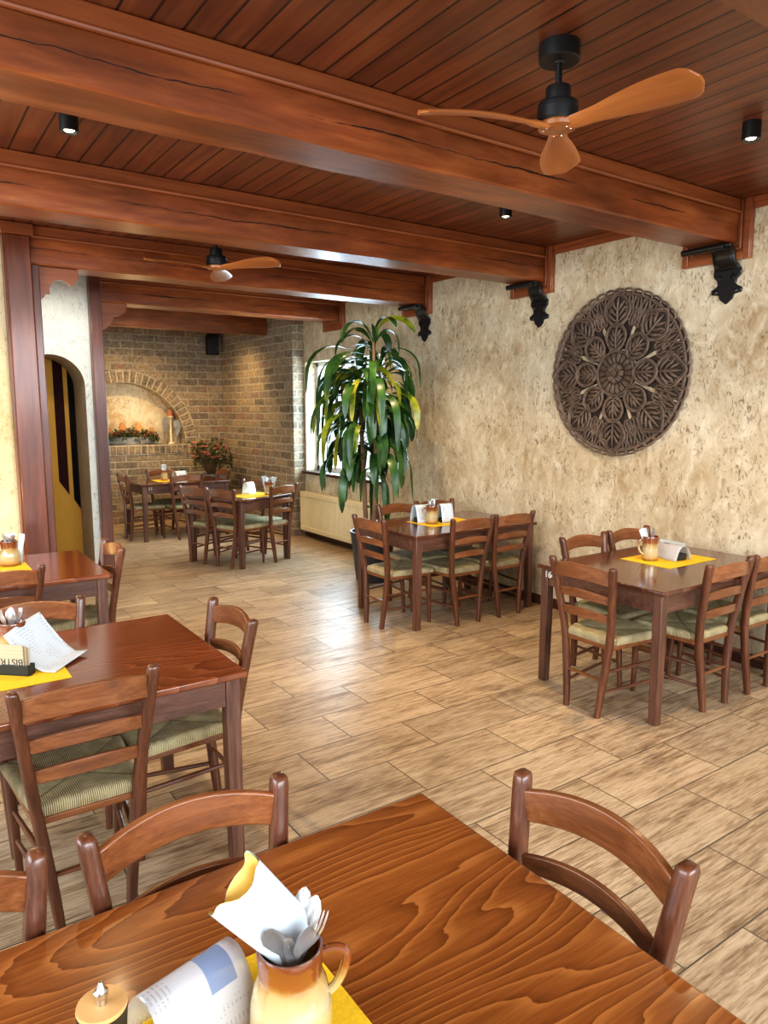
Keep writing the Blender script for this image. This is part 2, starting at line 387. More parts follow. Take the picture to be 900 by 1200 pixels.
# ------------------------------------------------------------------ mesh builder
class MB:
    def __init__(s): s.v = []; s.f = []
    def add(s, vs, fs):
        o = len(s.v); s.v += [tuple(p) for p in vs]; s.f += [tuple(i+o for i in f) for f in fs]; return s
    def box(s, x0, x1, y0, y1, z0, z1):
        return s.add([(x0,y0,z0),(x1,y0,z0),(x1,y1,z0),(x0,y1,z0),(x0,y0,z1),(x1,y0,z1),(x1,y1,z1),(x0,y1,z1)],
            [(0,3,2,1),(4,5,6,7),(0,1,5,4),(1,2,6,5),(2,3,7,6),(3,0,4,7)])
    def loft(s, rings, cap=True, close=False):
        n = len(rings[0]); vs = [p for r in rings for p in r]; fs = []
        m = len(rings)
        for i in range(m if close else m-1):
            a, c = i*n, ((i+1) % m)*n
            for j in range(n):
                k = (j+1) % n; fs.append((a+j, a+k, c+k, c+j))
        if cap and not close:
            fs.append(tuple(range(n-1, -1, -1))); fs.append(tuple(range((m-1)*n, m*n)))
        return s.add(vs, fs)
    def tube(s, pts, rad, n=8, cap=True, close=False):
        pts = [Vector(p) for p in pts]; rings = []
        m = len(pts); prev = None
        for i, p in enumerate(pts):
            if close: t = pts[(i+1) % m]-pts[i-1]
            else: t = pts[min(i+1, m-1)]-pts[max(i-1, 0)]
            t.normalize()
            if prev is None:
                a = Vector((0,0,1)) if abs(t.z) < .9 else Vector((1,0,0))
                u = t.cross(a).normalized()
            else:
                u = (prev - t*prev.dot(t)).normalized()
            prev = u; w = t.cross(u)
            r = rad[i] if isinstance(rad, (list, tuple)) else rad
            rings.append([p + u*(r*math.cos(2*PI*k/n)) + w*(r*math.sin(2*PI*k/n)) for k in range(n)])
        return s.loft(rings, cap, close)
    def lathe(s, prof, n=32, c=(0,0,0), cap=True):
        rings = [[(c[0]+r*math.cos(2*PI*k/n), c[1]+r*math.sin(2*PI*k/n), c[2]+z) for k in range(n)] for r, z in prof]
        return s.loft(rings, cap)
    def prism(s, poly, fn, a, b):
        """poly 2D points; fn(u,v,w)->xyz; extrude w from a to b"""
        n = len(poly)
        vs = [fn(u, v, a) for u, v in poly] + [fn(u, v, b) for u, v in poly]
        fs = [tuple(range(n-1, -1, -1)), tuple(range(n, 2*n))] + [(i, (i+1) % n, n+(i+1) % n, n+i) for i in range(n)]
        return s.add(vs, fs)
    def grid(s, fn, nu, nv):
        vs = [fn(i/nu, j/nv) for i in range(nu+1) for j in range(nv+1)]
        fs = [(i*(nv+1)+j, (i+1)*(nv+1)+j, (i+1)*(nv+1)+j+1, i*(nv+1)+j+1) for i in range(nu) for j in range(nv)]
        return s.add(vs, fs)
    def build(s, name, mat, parent=None, bevel=0, smooth=True, seg=2, angle=35, solid=0, normals=True):
        me = D.meshes.new(name); me.from_pydata(s.v, [], s.f)
        bm = bmesh.new(); bm.from_mesh(me)
        if normals: bmesh.ops.recalc_face_normals(bm, faces=bm.faces)
        bm.to_mesh(me); bm.free()
        me.materials.append(M[mat] if isinstance(mat, str) else mat)
        if smooth:
            me.polygons.foreach_set('use_smooth', [True]*len(me.polygons))
            me.set_sharp_from_angle(angle=math.radians(angle))
        o = D.objects.new(name, me); C.objects.link(o)
        if parent is not None: o.parent = parent
        if solid:
            k = o.modifiers.new('Solid', 'SOLIDIFY'); k.thickness = solid; k.offset = 0
        if bevel:
            k = o.modifiers.new('Bevel', 'BEVEL'); k.width = bevel; k.segments = seg; k.limit_method = 'ANGLE'; k.angle_limit = math.radians(40)
        return o

def thing(name, label, cat, loc=(0,0,0), rz=0, group=None):
    o = D.objects.new(name, None); C.objects.link(o)
    o.empty_display_size = .1
    o.location = loc; o.rotation_euler = (0, 0, rz)
    o['label'] = label; o['category'] = cat
    if group: o['group'] = group
    return o
def tag(o, label, cat, group=None):
    o['label'] = label; o['category'] = cat
    if group: o['group'] = group
    return o
def struct(o): o['kind'] = 'structure'; return o
def dup(root, loc, rz, label, group=None):
    r = root.copy(); C.objects.link(r); r.location = loc; r.rotation_euler = (0, 0, rz)
    r['label'] = label
    if group: r['group'] = group
    for ch in list(root.children):
        c = ch.copy(); C.objects.link(c); c.parent = r
        for gch in list(ch.children):
            d = gch.copy(); C.objects.link(d); d.parent = c
    return r
def rotz(p, a, c=(0, 0)):
    return (c[0]+p[0]*math.cos(a)-p[1]*math.sin(a), c[1]+p[0]*math.sin(a)+p[1]*math.cos(a))
def arc(cx, cy, r, a0, a1, n):
    return [(cx+r*math.cos(a0+(a1-a0)*i/n), cy+r*math.sin(a0+(a1-a0)*i/n)) for i in range(n+1)]
def text_mesh(name, s, size, mat, parent=None, extrude=.0006):
    cu = D.curves.new(name, 'FONT'); cu.body = s; cu.size = size; cu.extrude = extrude; cu.align_x = 'CENTER'; cu.align_y = 'CENTER'
    t = D.objects.new(name+'_src', cu); C.objects.link(t)
    bpy.context.view_layer.update()
    me = D.meshes.new_from_object(t.evaluated_get(bpy.context.evaluated_depsgraph_get()))
    D.objects.remove(t); me.name = name
    me.materials.clear(); me.materials.append(M[mat])
    o = D.objects.new(name, me); C.objects.link(o)
    if parent is not None: o.parent = parent
    return o

build_materials()
# ------------------------------------------------------------------ the room
ZC = 3.07; XW = 4.72
struct(MB().box(-2.6, 5.02, -1.6, 11.6, -.06, 0).build('floor', 'floor', smooth=False))
struct(MB().box(-2.6, 5.02, -1.6, 11.6, ZC, ZC+.06).build('ceiling', 'ceiling', smooth=False))
wr = MB(); W0, W1, WZ0, WZ1 = 6.83, 8.70, .90, 2.35
wr.box(XW, 5.02, -1.6, W0, 0, ZC); wr.box(XW, 5.02, W1, 11.6, 0, ZC)
wr.box(XW, 5.02, W0, W1, 0, WZ0); wr.box(XW, 5.02, W0, W1, WZ1, ZC)
struct(wr.build('wall_right', 'plaster', smooth=False))
struct(MB().box(4.55, XW+.01, 8.745, 11.25, 0, ZC).build('wall_right_brick', 'brick', smooth=False, bevel=.01))
# back wall with the round-headed niche
NX, NR, NZ, NY, ND = 3.0, .92, 1.19, 11.2, .30
wb = MB()
def q(a, b, c, d): wb.add([a, b, c, d], [(0, 1, 2, 3)])
q((1.7,NY,0), (NX-NR,NY,0), (NX-NR,NY,ZC), (1.7,NY,ZC)); q((NX+NR,NY,0), (XW,NY,0), (XW,NY,ZC), (NX+NR,NY,ZC))
q((NX-NR,NY,0), (NX+NR,NY,0), (NX+NR,NY,NZ), (NX-NR,NY,NZ)); q((NX-NR,NY,NZ), (NX+NR,NY,NZ), (NX+NR,NY+ND,NZ), (NX-NR,NY+ND,NZ))
ap = arc(NX, NZ+.02, NR, PI, 0, 40); ap = [(NX-NR, NZ)] + ap + [(NX+NR, NZ)]
for (xa, za), (xb, zb) in zip(ap, ap[1:]):
    if abs(xa-xb) > 1e-5: q((xa,NY,za), (xb,NY,zb), (xb,NY,ZC), (xa,NY,ZC))
    q((xa,NY,za), (xa,NY+ND,za), (xb,NY+ND,zb), (xb,NY,zb))
struct(wb.build('wall_back', 'brick', smooth=False, normals=False))
nb = MB().box(NX-NR-.05, NX+NR+.05, NY+ND-.01, NY+ND+.05, NZ-.05, NZ+NR+.1)
struct(nb.build('wall_niche', 'plaster_n', smooth=False))
vb = MB(); NV = 34
for i in range(NV):
    a0 = PI*i/NV+.011; a1 = PI*(i+1)/NV-.011
    r0 = NR+.005; r1 = NR+.165+random.uniform(-.012, .012)
    P = [(NX+r*math.cos(a), NZ+.02+r*math.sin(a)) for r, a in ((r0,a0),(r1,a0),(r1,a1),(r0,a1))]
    vb.prism(P, lambda u, v, w: (u, w, v), NY-.018-random.uniform(0, .008), NY+.03)
for i in range(21):
    x = NX-NR-.05+i*.092
    vb.box(x, x+.078, NY-.016-random.uniform(0, .008), NY+.03, NZ-.135, NZ-.012)
mo = MB(); pts_o = arc(NX, NZ+.02, NR+.175, PI, 0, 40); pts_i = arc(NX, NZ+.02, NR-.002, PI, 0, 40)
for i in range(40):
    mo.prism([pts_i[i], pts_o[i], pts_o[i+1], pts_i[i+1]], lambda u, v, w: (u, w, v), NY-.008, NY+.01)
mo.box(NX-NR-.06, NX+NR+.06, NY-.008, NY+.01, NZ-.15, NZ-.001)
struct(mo.build('trim_arch_mortar', 'mortar', smooth=False))
struct(vb.build('trim_arch_bricks', 'voussoir', bevel=.006, smooth=False))
# left side: end wall of the left bay, side wall, white wall with the arched doorway, rear left wall
struct(MB().box(-2.6, .84, 6.17, 6.33, 0, ZC).build('wall_left_bay', 'plaster_y', smooth=False))
struct(MB().box(.66, .83, 6.33, 9.0, 0, ZC).build('wall_left_side', 'plaster_w', smooth=False))
lw = MB(); DX, DR, DZ, Y0, Y1 = 1.385, .305, 1.95, 7.70, 8.22
def q2(mb, a, b, c, d): mb.add([a, b, c, d], [(0, 1, 2, 3)])
for y in (Y0, Y1):
    q2(lw, (.83,y,0), (DX-DR,y,0), (DX-DR,y,ZC), (.83,y,ZC)); q2(lw, (DX+DR,y,0), (1.80,y,0), (1.80,y,ZC), (DX+DR,y,ZC))
    aa = arc(DX, DZ, DR, PI, 0, 28)
    for (xa, za), (xb, zb) in zip(aa, aa[1:]): q2(lw, (xa,y,za), (xb,y,zb), (xb,y,ZC), (xa,y,ZC))
struct(lw.build('wall_left_white', 'plaster_w', smooth=False))
jb = MB(); path = [(DX-DR, 0)] + aa + [(DX+DR, 0)]
for (xa, za), (xb, zb) in zip(path, path[1:]): q2(jb, (xa,Y0,za), (xa,Y1,za), (xb,Y1,zb), (xb,Y0,zb))
struct(jb.build('trim_arch_jamb', 'jamb', smooth=False))
struct(MB().box(1.70, 1.80, 7.705, 11.25, 0, ZC).build('wall_left_rear', 'plaster_w', smooth=False))
struct(MB().box(.80, 1.75, 8.225, 8.30, 0, ZC).build('wall_passage', 'plaster_o', smooth=False))
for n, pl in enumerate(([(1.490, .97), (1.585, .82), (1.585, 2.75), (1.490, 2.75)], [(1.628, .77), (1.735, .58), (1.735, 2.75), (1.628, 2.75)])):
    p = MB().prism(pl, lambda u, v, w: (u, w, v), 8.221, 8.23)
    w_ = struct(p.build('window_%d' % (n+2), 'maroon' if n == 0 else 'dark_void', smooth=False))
# baseboards
struct(MB().box(XW-.014, XW, -1.6, 6.95, 0, .085).build('baseboard_right', 'dark_board', bevel=.003))
struct(MB().box(XW-.014, XW, 6.95, 8.74, 0, .085).build('baseboard_window', 'dark_board', bevel=.003))
struct(MB().box(-2.6, .80, 6.156, 6.17, 0, .085).build('baseboard_left', 'dark_board', bevel=.003))

# window in the right wall
wf = MB(); X0, X1 = 4.885, 4.945
for a, b, c, d in ((W0, W0+.06, WZ0, WZ1), (W1-.06, W1, WZ0, WZ1), (W0, W1, WZ0, WZ0+.07), (W0, W1, WZ1-.06, WZ1), (7.73, 7.82, WZ0, WZ1)):
    wf.box(X0, X1, a, b, c, d)
win = struct(wf.build('window_1', 'pvc', bevel=.006))
for a, b in ((W0+.06, 7.73), (7.82, W1-.06)):
    MB().add([(4.912, a, WZ0+.07), (4.912, a, WZ1-.06), (4.912, b, WZ1-.06), (4.912, b, WZ0+.07)], [(0, 1, 2, 3)]).build('pane', 'glass', win, smooth=False, normals=False)
struct(MB().box(4.655, 4.89, W0-.02, W1+.03, WZ0-.035, WZ0+.004).build('trim_window_sill', 'dark_board', bevel=.008))
# ------------------------------------------------------------------ beams
def timber(x0, x1, y0, y1, z0, z1, jit=.0035, n=22, ch=.010):
    mb = MB(); rings = []
    for i in range(n+1):
        x = x0+(x1-x0)*i/n
        j = [random.uniform(-jit, jit) for _ in range(4)]
        a, b, c, d = y0+j[0], y1+j[1], z0+j[2], z1
        rings.append([(x,a+ch,c), (x,b-ch,c), (x,b,c+ch), (x,b,d), (x,a,d), (x,a,c+ch)])
    return mb.loft(rings)
BEAMS = [('ceiling_beam', .95, -2.6, 4.69, 2.80, 'heavy brown ceiling beam nearest the camera, cut off by the top right corner'),
         ('ceiling_beam', 2.735, -2.6, 4.69, 2.80, 'widest cracked brown ceiling beam, running just behind the near ceiling fan'),
         ('ceiling_beam', 4.42, -2.6, 4.69, 2.795, 'brown ceiling beam with long crack, second behind the near fan, ending left of the carved medallion'),
         ('ceiling_beam', 6.06, 1.0, 4.69, 2.795, 'brown ceiling beam resting on the left wooden column, just behind the far fan'),
         ('ceiling_beam', 7.76, 1.76, 4.69, 2.80, 'brown ceiling beam reaching the wall above the window and the plant'),
         ('ceiling_beam', 9.47, 1.805, 4.535, 2.765, 'rearmost brown ceiling beam, ending against the brick side wall')]
for i, (nm, y, xa, xb, z0, lab) in enumerate(BEAMS):
    t = thing(nm, lab, 'beam', (xa, y, z0), 0, 'ceiling beams')
    off = Vector((-xa, -y, -z0))
    def sh(mb): mb.v = [(p[0]-xa, p[1]-y, p[2]-z0) for p in mb.v]; return mb
    d = .275 if i != 5 else .2
    o = timber(xa, xb, y, y+d, z0, ZC-.002).build('timber', 'beam', None, angle=28)
    o.parent = t; o.matrix_parent_inverse = Matrix.Translation(off)
    if i == 5: continue
    for s, nmx in ((-1, 'front'), (1, 'back')):
        ya = y-.022 if s < 0 else y+d+.002
        x2 = xb-.022
        b = MB().box(xa, x2, ya, ya+.02, 2.992, ZC-.002).build('trim_board', 'beam_trim', None, bevel=.004)
        b.parent = t; b.matrix_parent_inverse = Matrix.Translation(off)
        ym = ya-.004 if s < 0 else ya+.024
        r = MB().tube([(xa, ym+.006*(1 if s < 0 else -1), 2.990), (x2, ym+.006*(1 if s < 0 else -1), 2.990)], .011, 8).build('bead_moulding', 'beam_trim', None)
        r.parent = t; r.matrix_parent_inverse = Matrix.Translation(off)
    # frame board where the beam meets the right wall
# wall frames round the beam ends, ceiling moulding and iron brackets
ends = [(.95, 0), (2.735, 1), (4.42, 2), (6.06, 3), (7.76, 4)]
for k, (y, i) in enumerate(ends):
    mb = MB(); ya, yb, za = y-.095, y+.385, 2.695
    mb.box(XW-.028, XW, ya, yb, za, ZC)
    for a, b, c, d in ((ya, ya+.045, za, ZC), (yb-.045, yb, za, ZC), (ya+.046, yb-.046, za, za+.045)):
        mb.box(XW-.046, XW-.026, a, b, c, d)
    for a, b, c, d in ((ya+.062, ya+.08, za+.062, ZC), (yb-.08, yb-.062, za+.062, ZC), (ya+.081, yb-.081, za+.062, za+.08)):
        mb.box(XW-.04, XW-.026, a, b, c, d)
    struct(mb.build('trim_beam_end_%d' % (k+1), 'trim_y', bevel=.004))
segs = [(-1.6, .855), (1.335, 2.64), (3.12, 4.325), (4.805, 5.965), (6.445, 7.665), (8.145, 8.74)]
for k, (a, b) in enumerate(segs):
    mb = MB().box(XW-.02, XW, a, b, 3.0, ZC); mb.box(XW-.034, XW-.018, a, b, 3.035, ZC)
    struct(mb.build('trim_cornice_%d' % (k+1), 'trim_y', bevel=.004))

def bracket(y):
    t = thing('iron_bracket', '', 'bracket', (XW, y, 2.42), 0, 'black iron brackets under the beam ends')
    mb = MB()   # local frame: x into room is negative
    # vertical plate, outline in y,z
    half = [(0, .0), (.045, .035), (.052, .062), (.105, .072), (.108, .10), (.075, .118), (.062, .13), (.07, .16), (.095, .185), (.098, .21), (.092, .235)]
    poly = [(u, v) for u, v in half] + [(-u, v) for u, v in half[:0:-1]]
    mb.prism(poly, lambda u, v, w: (w, u, v), -.014, .004)
    # the plate bends away from the wall and reaches under the beam
    pth = [(-.008, .222), (-.022, .243), (-.047, .262), (-.060, .285), (-.066, .31), (-.078, .333), (-.10, .350), (-.145, .358)]
    def curl(u, v):
        k = u*(len(pth)-1); i = min(int(k), len(pth)-2); f = k-i
        x = pth[i][0]*(1-f)+pth[i+1][0]*f; z = pth[i][1]*(1-f)+pth[i+1][1]*f
        return (x, (v-.5)*(.184-.035*math.sin(PI*u)), z)
    cb = MB().grid(curl, 14, 4); o1 = cb.build('strap', 'iron', t, solid=.012)
    mb.build('wall_plate', 'iron', t, bevel=.005)
    MB().tube([(-.150, -.05, .351), (-.150, .25, .351)], [.021, .021], 12).build('roller', 'iron', t, bevel=.003)
    for s in (-1, 1):
        MB().add([(-.030, s*.045, .175), (-.013, s*.045+.025, .175), (-.013, s*.045-.025, .175), (-.013, s*.045, .20), (-.013, s*.045, .15)], [(0,1,3),(0,3,2),(0,2,4),(0,4,1)]).build('diamond_stud', 'iron', t, smooth=False)
        MB().lathe([(.016, 0), (.012, .008), (.0005, .011)], 10, cap=False).build('rivet', 'iron', t).matrix_local = Matrix.Translation((-.013, s*.07, .085)) @ Matrix.Rotation(-PI/2, 4, 'Y')
    return t
br = bracket(2.80); br['label'] = 'black iron strap bracket on the wall right of the carved medallion, largest of the brackets'
dup(br, (XW, 4.485, 2.42), 0, 'black iron strap bracket on the wall just left of the carved medallion')
dup(br, (XW, 6.09, 2.42), 0, 'black iron strap bracket on the wall just right of the tall plant')

# wooden column and post with scalloped braces
t = thing('wooden_column', 'broad reddish wooden column with scalloped brace carrying a beam, at left edge', 'column', (.93, 6.07, 0))
def P(mb, name, mat, t=t, **k):
    L = t.location; mb.v = [(p[0]-L.x, p[1]-L.y, p[2]-L.z) for p in mb.v]; return mb.build(name, mat, t, **k)
P(MB().box(.825, .995, 6.02, 6.17, 0, 2.985), 'shaft', 'post', bevel=.008)
P(MB().box(.995, 1.05, 6.045, 6.17, 0, 2.79), 'side_board', 'post', bevel=.006)
P(MB().box(.815, .83, 6.05, 6.16, 0, 2.985), 'edge_strip', 'post', bevel=.004)
P(MB().box(.80, 1.02, 5.995, 6.17, 2.985, 3.066), 'cap_board', 'beam_trim', bevel=.004)
poly = [(1.045, 2.79), (1.045, 2.545), (1.08, 2.565), (1.10, 2.60)] + arc(1.205, 2.62, .085, PI*1.1, PI*.15, 10) + [(1.30, 2.69), (1.335, 2.72), (1.335, 2.79)]
P(MB().prism(poly, lambda u, v, w: (u, w, v), 6.10, 6.15), 'scalloped_brace', 'beam_trim', bevel=.003, smooth=False)
t2 = thing('wooden_post', 'slim dark wooden post with curved brace beside the white arched wall', 'post', (1.81, 7.66, 0))
P(MB().box(1.755, 1.865, 7.60, 7.70, 0, 3.06), 'shaft', 'post', t2, bevel=.006)
poly = [(1.862, 2.80), (1.862, 2.49), (1.93, 2.53), (1.99, 2.58), (2.02, 2.63), (2.03, 2.67), (2.09, 2.68), (2.14, 2.71), (2.16, 2.76), (2.17, 2.80)]
P(MB().prism(poly, lambda u, v, w: (u, w, v), 7.80, 7.86), 'curved_brace', 'beam_trim', t2, bevel=.003, smooth=False)

# ------------------------------------------------------------------ ceiling fittings
def spot(x, y, lab):
    t = thing('ceiling_spotlight', lab, 'spotlight', (x, y, ZC), 0, 'black ceiling spotlights')
    MB().lathe([(.041, 0), (.042, -.004), (.042, -.078), (.040, -.080), (.037, -.080), (.030, -.066), (.0, -.066)], 24).build('housing', 'black', t)
    MB().lathe([(.0, -.060), (.022, -.066), (.024, -.070), (.018, -.076), (.0, -.080)], 20).build('lens', 'lamp', t)
    return t
s0 = spot(3.50, 2.005, 'small black cylinder spotlight on the ceiling, right of the near fan')
dup(s0, (3.523, 3.68, ZC), 0, 'small black cylinder spotlight on the ceiling between two beams, above the medallion side')
dup(s0, (.815, 3.74, ZC), 0, 'small black cylinder spotlight on the ceiling at upper left')

def blade_mesh():
    mb = MB(); n = 26; rings = []
    for i in range(n+1):
        s = i/n; r = .045+.50*s
        if s < .25: w = .034+.012*(s/.25)
        else: w = .046+.037*math.sin(min(1, (s-.25)/.55)*PI/2)
        if s > .88: w *= math.sqrt(max(.02, 1-((s-.88)/.125)**2))
        tw = -.31*(1-.12*s); sk = .018*math.sin(PI*s); zz = .012*math.sin(PI*s*.9)
        ring = []
        th = .0085 if s > .15 else .013
        for k in range(12):
            a = 2*PI*k/12; u = w*math.cos(a); v = th*math.sin(a)
            ring.append((r, u*math.cos(tw)-v*math.sin(tw)+sk, u*math.sin(tw)+v*math.cos(tw)+zz))
        rings.append(ring)
    return mb.loft(rings)
def fan(x, y, lab):
    t = thing('ceiling_fan', lab, 'ceiling fan', (x, y, ZC), 0, 'ceiling fans with three wooden blades')
    MB().lathe([(.0, 0), (.075, 0), (.076, -.006), (.076, -.058), (.072, -.062), (.02, -.062), (.016, -.068), (0, -.068)], 40).build('canopy', 'black', t)
    MB().tube([(0,0,-.06), (0,0,-.165)], .0125, 16).build('rod', 'black', t)
    MB().lathe([(0, -.15), (.045, -.15), (.047, -.156), (.047, -.205), (.072, -.207), (.076, -.214), (.076, -.225), (.074, -.227), (.076, -.229), (.076, -.268), (.07, -.276), (0, -.276)], 40).build('motor', 'black', t)
    MB().lathe([(0, -.276), (.068, -.276), (.072, -.282), (.07, -.296), (.05, -.302), (0, -.302)], 6 if False else 32).build('hub', 'fan_wood', t)
    for k in range(3):
        a = math.radians(39+120*k)
        b = blade_mesh().build('blade', 'fan_wood', t); b.matrix_local = Matrix.Translation((0, 0, -.29)) @ Matrix.Rotation(a, 4, 'Z')
        sc = MB()
        for u, v in ((.05, .014), (.05, -.014)):
            sc.lathe([(.0042, 0), (.0035, -.002), (0, -.0026)], 8, (u, v, -.0165))
        s_ = sc.build('screws', 'steel', t); s_.matrix_local = Matrix.Translation((0, 0, -.288)) @ Matrix.Rotation(a, 4, 'Z')
    return t
f1 = fan(2.19, 2.02, 'near ceiling fan with three orange wooden blades and black motor, at upper right')
dup(f1, (2.165, 5.36, ZC), math.radians(23), 'far ceiling fan with wooden blades hanging between the middle beams')

# ------------------------------------------------------------------ carved medallion on the right wall
t = thing('carved_wall_medallion', 'round dark carved wooden medallion with petal pattern on the plaster wall', 'wall decoration', (XW, 3.655, 2.0))
# local carve frame: u = -y (to the right seen from the room), v = z, w = -x
def cv(u, v, w): return (-w, -u, v)
MR = .632
def cv3(p): return cv(*p)
rim = MB(); NS = 44
rim.tube([cv((MR-.035)*math.cos(2*PI*i/64), (MR-.035)*math.sin(2*PI*i/64), .016) for i in range(64)], .011, 8, close=True)
for i in range(NS):
    a = 2*PI*i/NS
    pts = []
    for k in range(12):
        b = 2*PI*k/12
        rr = MR-.022+.024*math.cos(b); tt = .047*math.sin(b)
        pts.append(cv(rr*math.cos(a)-tt*math.sin(a), rr*math.sin(a)+tt*math.cos(a), .018+.006*math.cos(b+1.0)))
    rim.tube(pts, .0085, 6, close=True)
rim.build('scalloped_rim', 'carved', t)
# filler scrolls between the petals
for i in range(8):
    scr = MB()
    for s in (-1, 1):
        a0 = 2*PI*i/8+PI/2+PI/8-s*PI/8*.14
        for (rad, da, ln, wd) in ((.535, -s*.02, .06, .034), (.495, -s*.12, .05, .03), (.56, -s*.17, .042, .034), (.425, -s*.02, .05, .026), (.47, s*.05, .05, .026)):
            a = a0+da; pts = []
            for k in range(12):
                b = 2*PI*k/12
                rr = rad+ln*math.cos(b); tt = wd*math.sin(b)*(1-.35*math.cos(b))
                pts.append(cv(rr*math.cos(a)-tt*math.sin(a), rr*math.sin(a)+tt*math.cos(a), .016))
            scr.tube(pts, .0075, 6, close=True)
            scr.tube([cv((rad-ln*.8)*math.cos(a), (rad-ln*.8)*math.sin(a), .013), cv((rad+ln*.7)*math.cos(a), (rad+ln*.7)*math.sin(a), .018)], [.012, .006], 6)
    scr.build('scroll_fretwork', 'carved', t)
bk = MB()
for i in range(40):
    a = 2*PI*i/40
    for r0, r1, w in ((.5, .615, .034),):
        P4 = [(r0*math.cos(a-.05), r0*math.sin(a-.05)), (r1*math.cos(a-.075), r1*math.sin(a-.075)), (r1*math.cos(a+.075), r1*math.sin(a+.075)), (r0*math.cos(a+.05), r0*math.sin(a+.05))]
        bk.prism(P4, cv, .001+.0004*(i % 2), .008)
for i in range(8):
    a = 2*PI*i/8+PI/8
    for s in (-1, 1):
        P4 = [(r*math.cos(a+s*q_), r*math.sin(a+s*q_)) for r, q_ in ((.19, .03), (.36, .045), (.405, .0), (.47, .0), (.47, .36), (.19, .36))]
        bk.prism(P4, cv, .001, .007)
bk.build('back_board', 'carved_shade', t, smooth=False)
def petal(r0, r1, wid, point, lift):
    """outline loop, sunk dish and a fan of leaf ribs, axis along +u"""
    out = []; n = 36; L = r1-r0
    for k in range(n):
        b = 2*PI*k/n; c, s = math.cos(b), math.sin(b)
        x = r0+L*(.5+.5*c); w = wid*s
        if point and c > .35: w *= 1-.42*((c-.35)/.65)**1.3; x += .018*((c-.35)/.65)**3
        if c < 0: w *= 1+.22*c
        out.append((x, w))
    ol = MB().tube([cv(x, y, lift+.018) for x, y in out], .0095, 8, close=True)
    ol.tube([cv(r0+L*.5+(x-r0-L*.5)*.86, y*.86, lift+.016) for x, y in out], .0045, 6, close=True)
    ds = MB().prism([(r0+L*.5+(x-r0-L*.5)*.96, y*.96) for x, y in out], cv, .004, lift+.004)
    rb = MB()
    rb.tube([cv(r0+L*s, 0, lift+.010+.010*math.sin(PI*s)) for s in (.06, .25, .5, .75, .93)], [.007, .011, .012, .009, .003], 6)
    for sg_ in (-1, 1):
        for j, (s0, an, ll) in enumerate(((.06, 1.35, .38), (.16, .95, .46), (.32, .75, .42), (.50, .62, .33))):
            pts = []; rr = []
            for k in range(8):
                s = k/7; aa = an*(1-.30*s)+(.9*max(0, s-.75) if j < 3 else 0)
                x = r0+L*s0+L*ll*s*math.cos(aa); y = sg_*(.006+L*ll*s*math.sin(aa)*wid/.088*.98)
                pts.append(cv(x, y, lift+.007+.013*math.sin(PI*min(1, .1+s*.95)))); rr.append(.004+.0072*math.sin(PI*min(.95, .10+s*.85)))
            rb.tube(pts, rr, 6)
    return ol, ds, rb
for kind, (r0, r1, wd, pt, lf, ph) in {'inner_petal': (.168, .375, .092, False, .018, 0), 'outer_petal': (.352, .592, .116, True, .010, 0)}.items():
    for i in range(8):
        a = 2*PI*i/8 + PI/2 + ph
        ol, ds, rb = petal(r0, r1, wd, pt, lf)
        R_ = Matrix.Rotation(-a, 4, 'X')
        o1 = ol.build(kind, 'carved', t); o1.matrix_local = R_
        d1 = ds.build('dish', 'carved_shade', o1, smooth=False)
        r1_ = rb.build('leaf_ribs', 'carved', o1)
ro = MB()
ro.tube([cv(.168*math.cos(2*PI*i/48), .168*math.sin(2*PI*i/48), .024) for i in range(48)], .011, 8, close=True)
rc_ = MB().prism(arc(0, 0, .165, 0, 2*PI*(47/48), 47), cv, .003, .018)
rc_.build('rosette_recess', 'carved_shade', t, smooth=False)  # dark disc behind the petals paints in shade for depth contrast
for R0, n, w, l0, z0_, z1_ in ((.156, 18, .0215, .085, .019, .032), (.078, 8, .027, .022, .030, .050)):
    for i in range(n):
        a = 2*PI*i/n; rings = []
        for k in range(9):
            s = k/8; r = l0+(R0-l0)*s; hw = w*(.45+.55*s)*(1 if s < .8 else math.sqrt(max(.02, 1-((s-.8)/.21)**2)))
            zt = z0_+(z1_-z0_)*math.sin(PI*min(1, .15+.75*s))
            rings.append([cv(r*math.cos(a)-hw*x*math.sin(a), r*math.sin(a)+hw*x*math.cos(a), z0_-.006 if h < 0 else zt-.007*(1-h)) for x, h in ((-1, -1), (-.92, .35), (-.45, 1), (0, .25), (.45, 1), (.92, .35), (1, -1))])
        ro.loft(rings)
cb = MB().lathe([(.026, .03), (.025, .050), (.016, .052), (.014, .062), (.001, .066)], 16)
cb.v = [cv(p[0], p[1], p[2]) for p in cb.v]; ro.add(cb.v, cb.f)
ro.build('rosette', 'carved', t)

# ------------------------------------------------------------------ radiator under the window
t = thing('panel_radiator', 'cream panel radiator with fine vertical ribs under the window', 'radiator', (4.64, 7.88, .10))
ra = MB(); ya, yb = 7.10, 8.65
prof = []
n = 31; w = (yb-ya)/n
for i in range(n):
    y = ya+i*w
    prof += [(y+.004, 0), (y+.012, .010), (y+w-.012, .010), (y+w-.004, 0)]
poly = [(y, 4.605-d) for y, d in prof] + [(yb, 4.605), (yb, 4.625), (ya, 4.625), (ya, 4.605)]
rp = MB().prism(poly, lambda u, v, w: (v, u, w), .16, .57)
def loc(mb, t): L = t.location; mb.v = [(p[0]-L.x, p[1]-L.y, p[2]-L.z) for p in mb.v]; return mb
loc(rp, t).build('ribbed_panel', 'radiator', t, smooth=False)
loc(MB().box(4.585, 4.69, ya-.012, yb+.012, .565, .63), t).build('top_cover', 'radiator', t, bevel=.008)
loc(MB().box(4.588, 4.63, ya-.012, yb+.012, .10, .165), t).build('bottom_rail', 'radiator', t, bevel=.008)
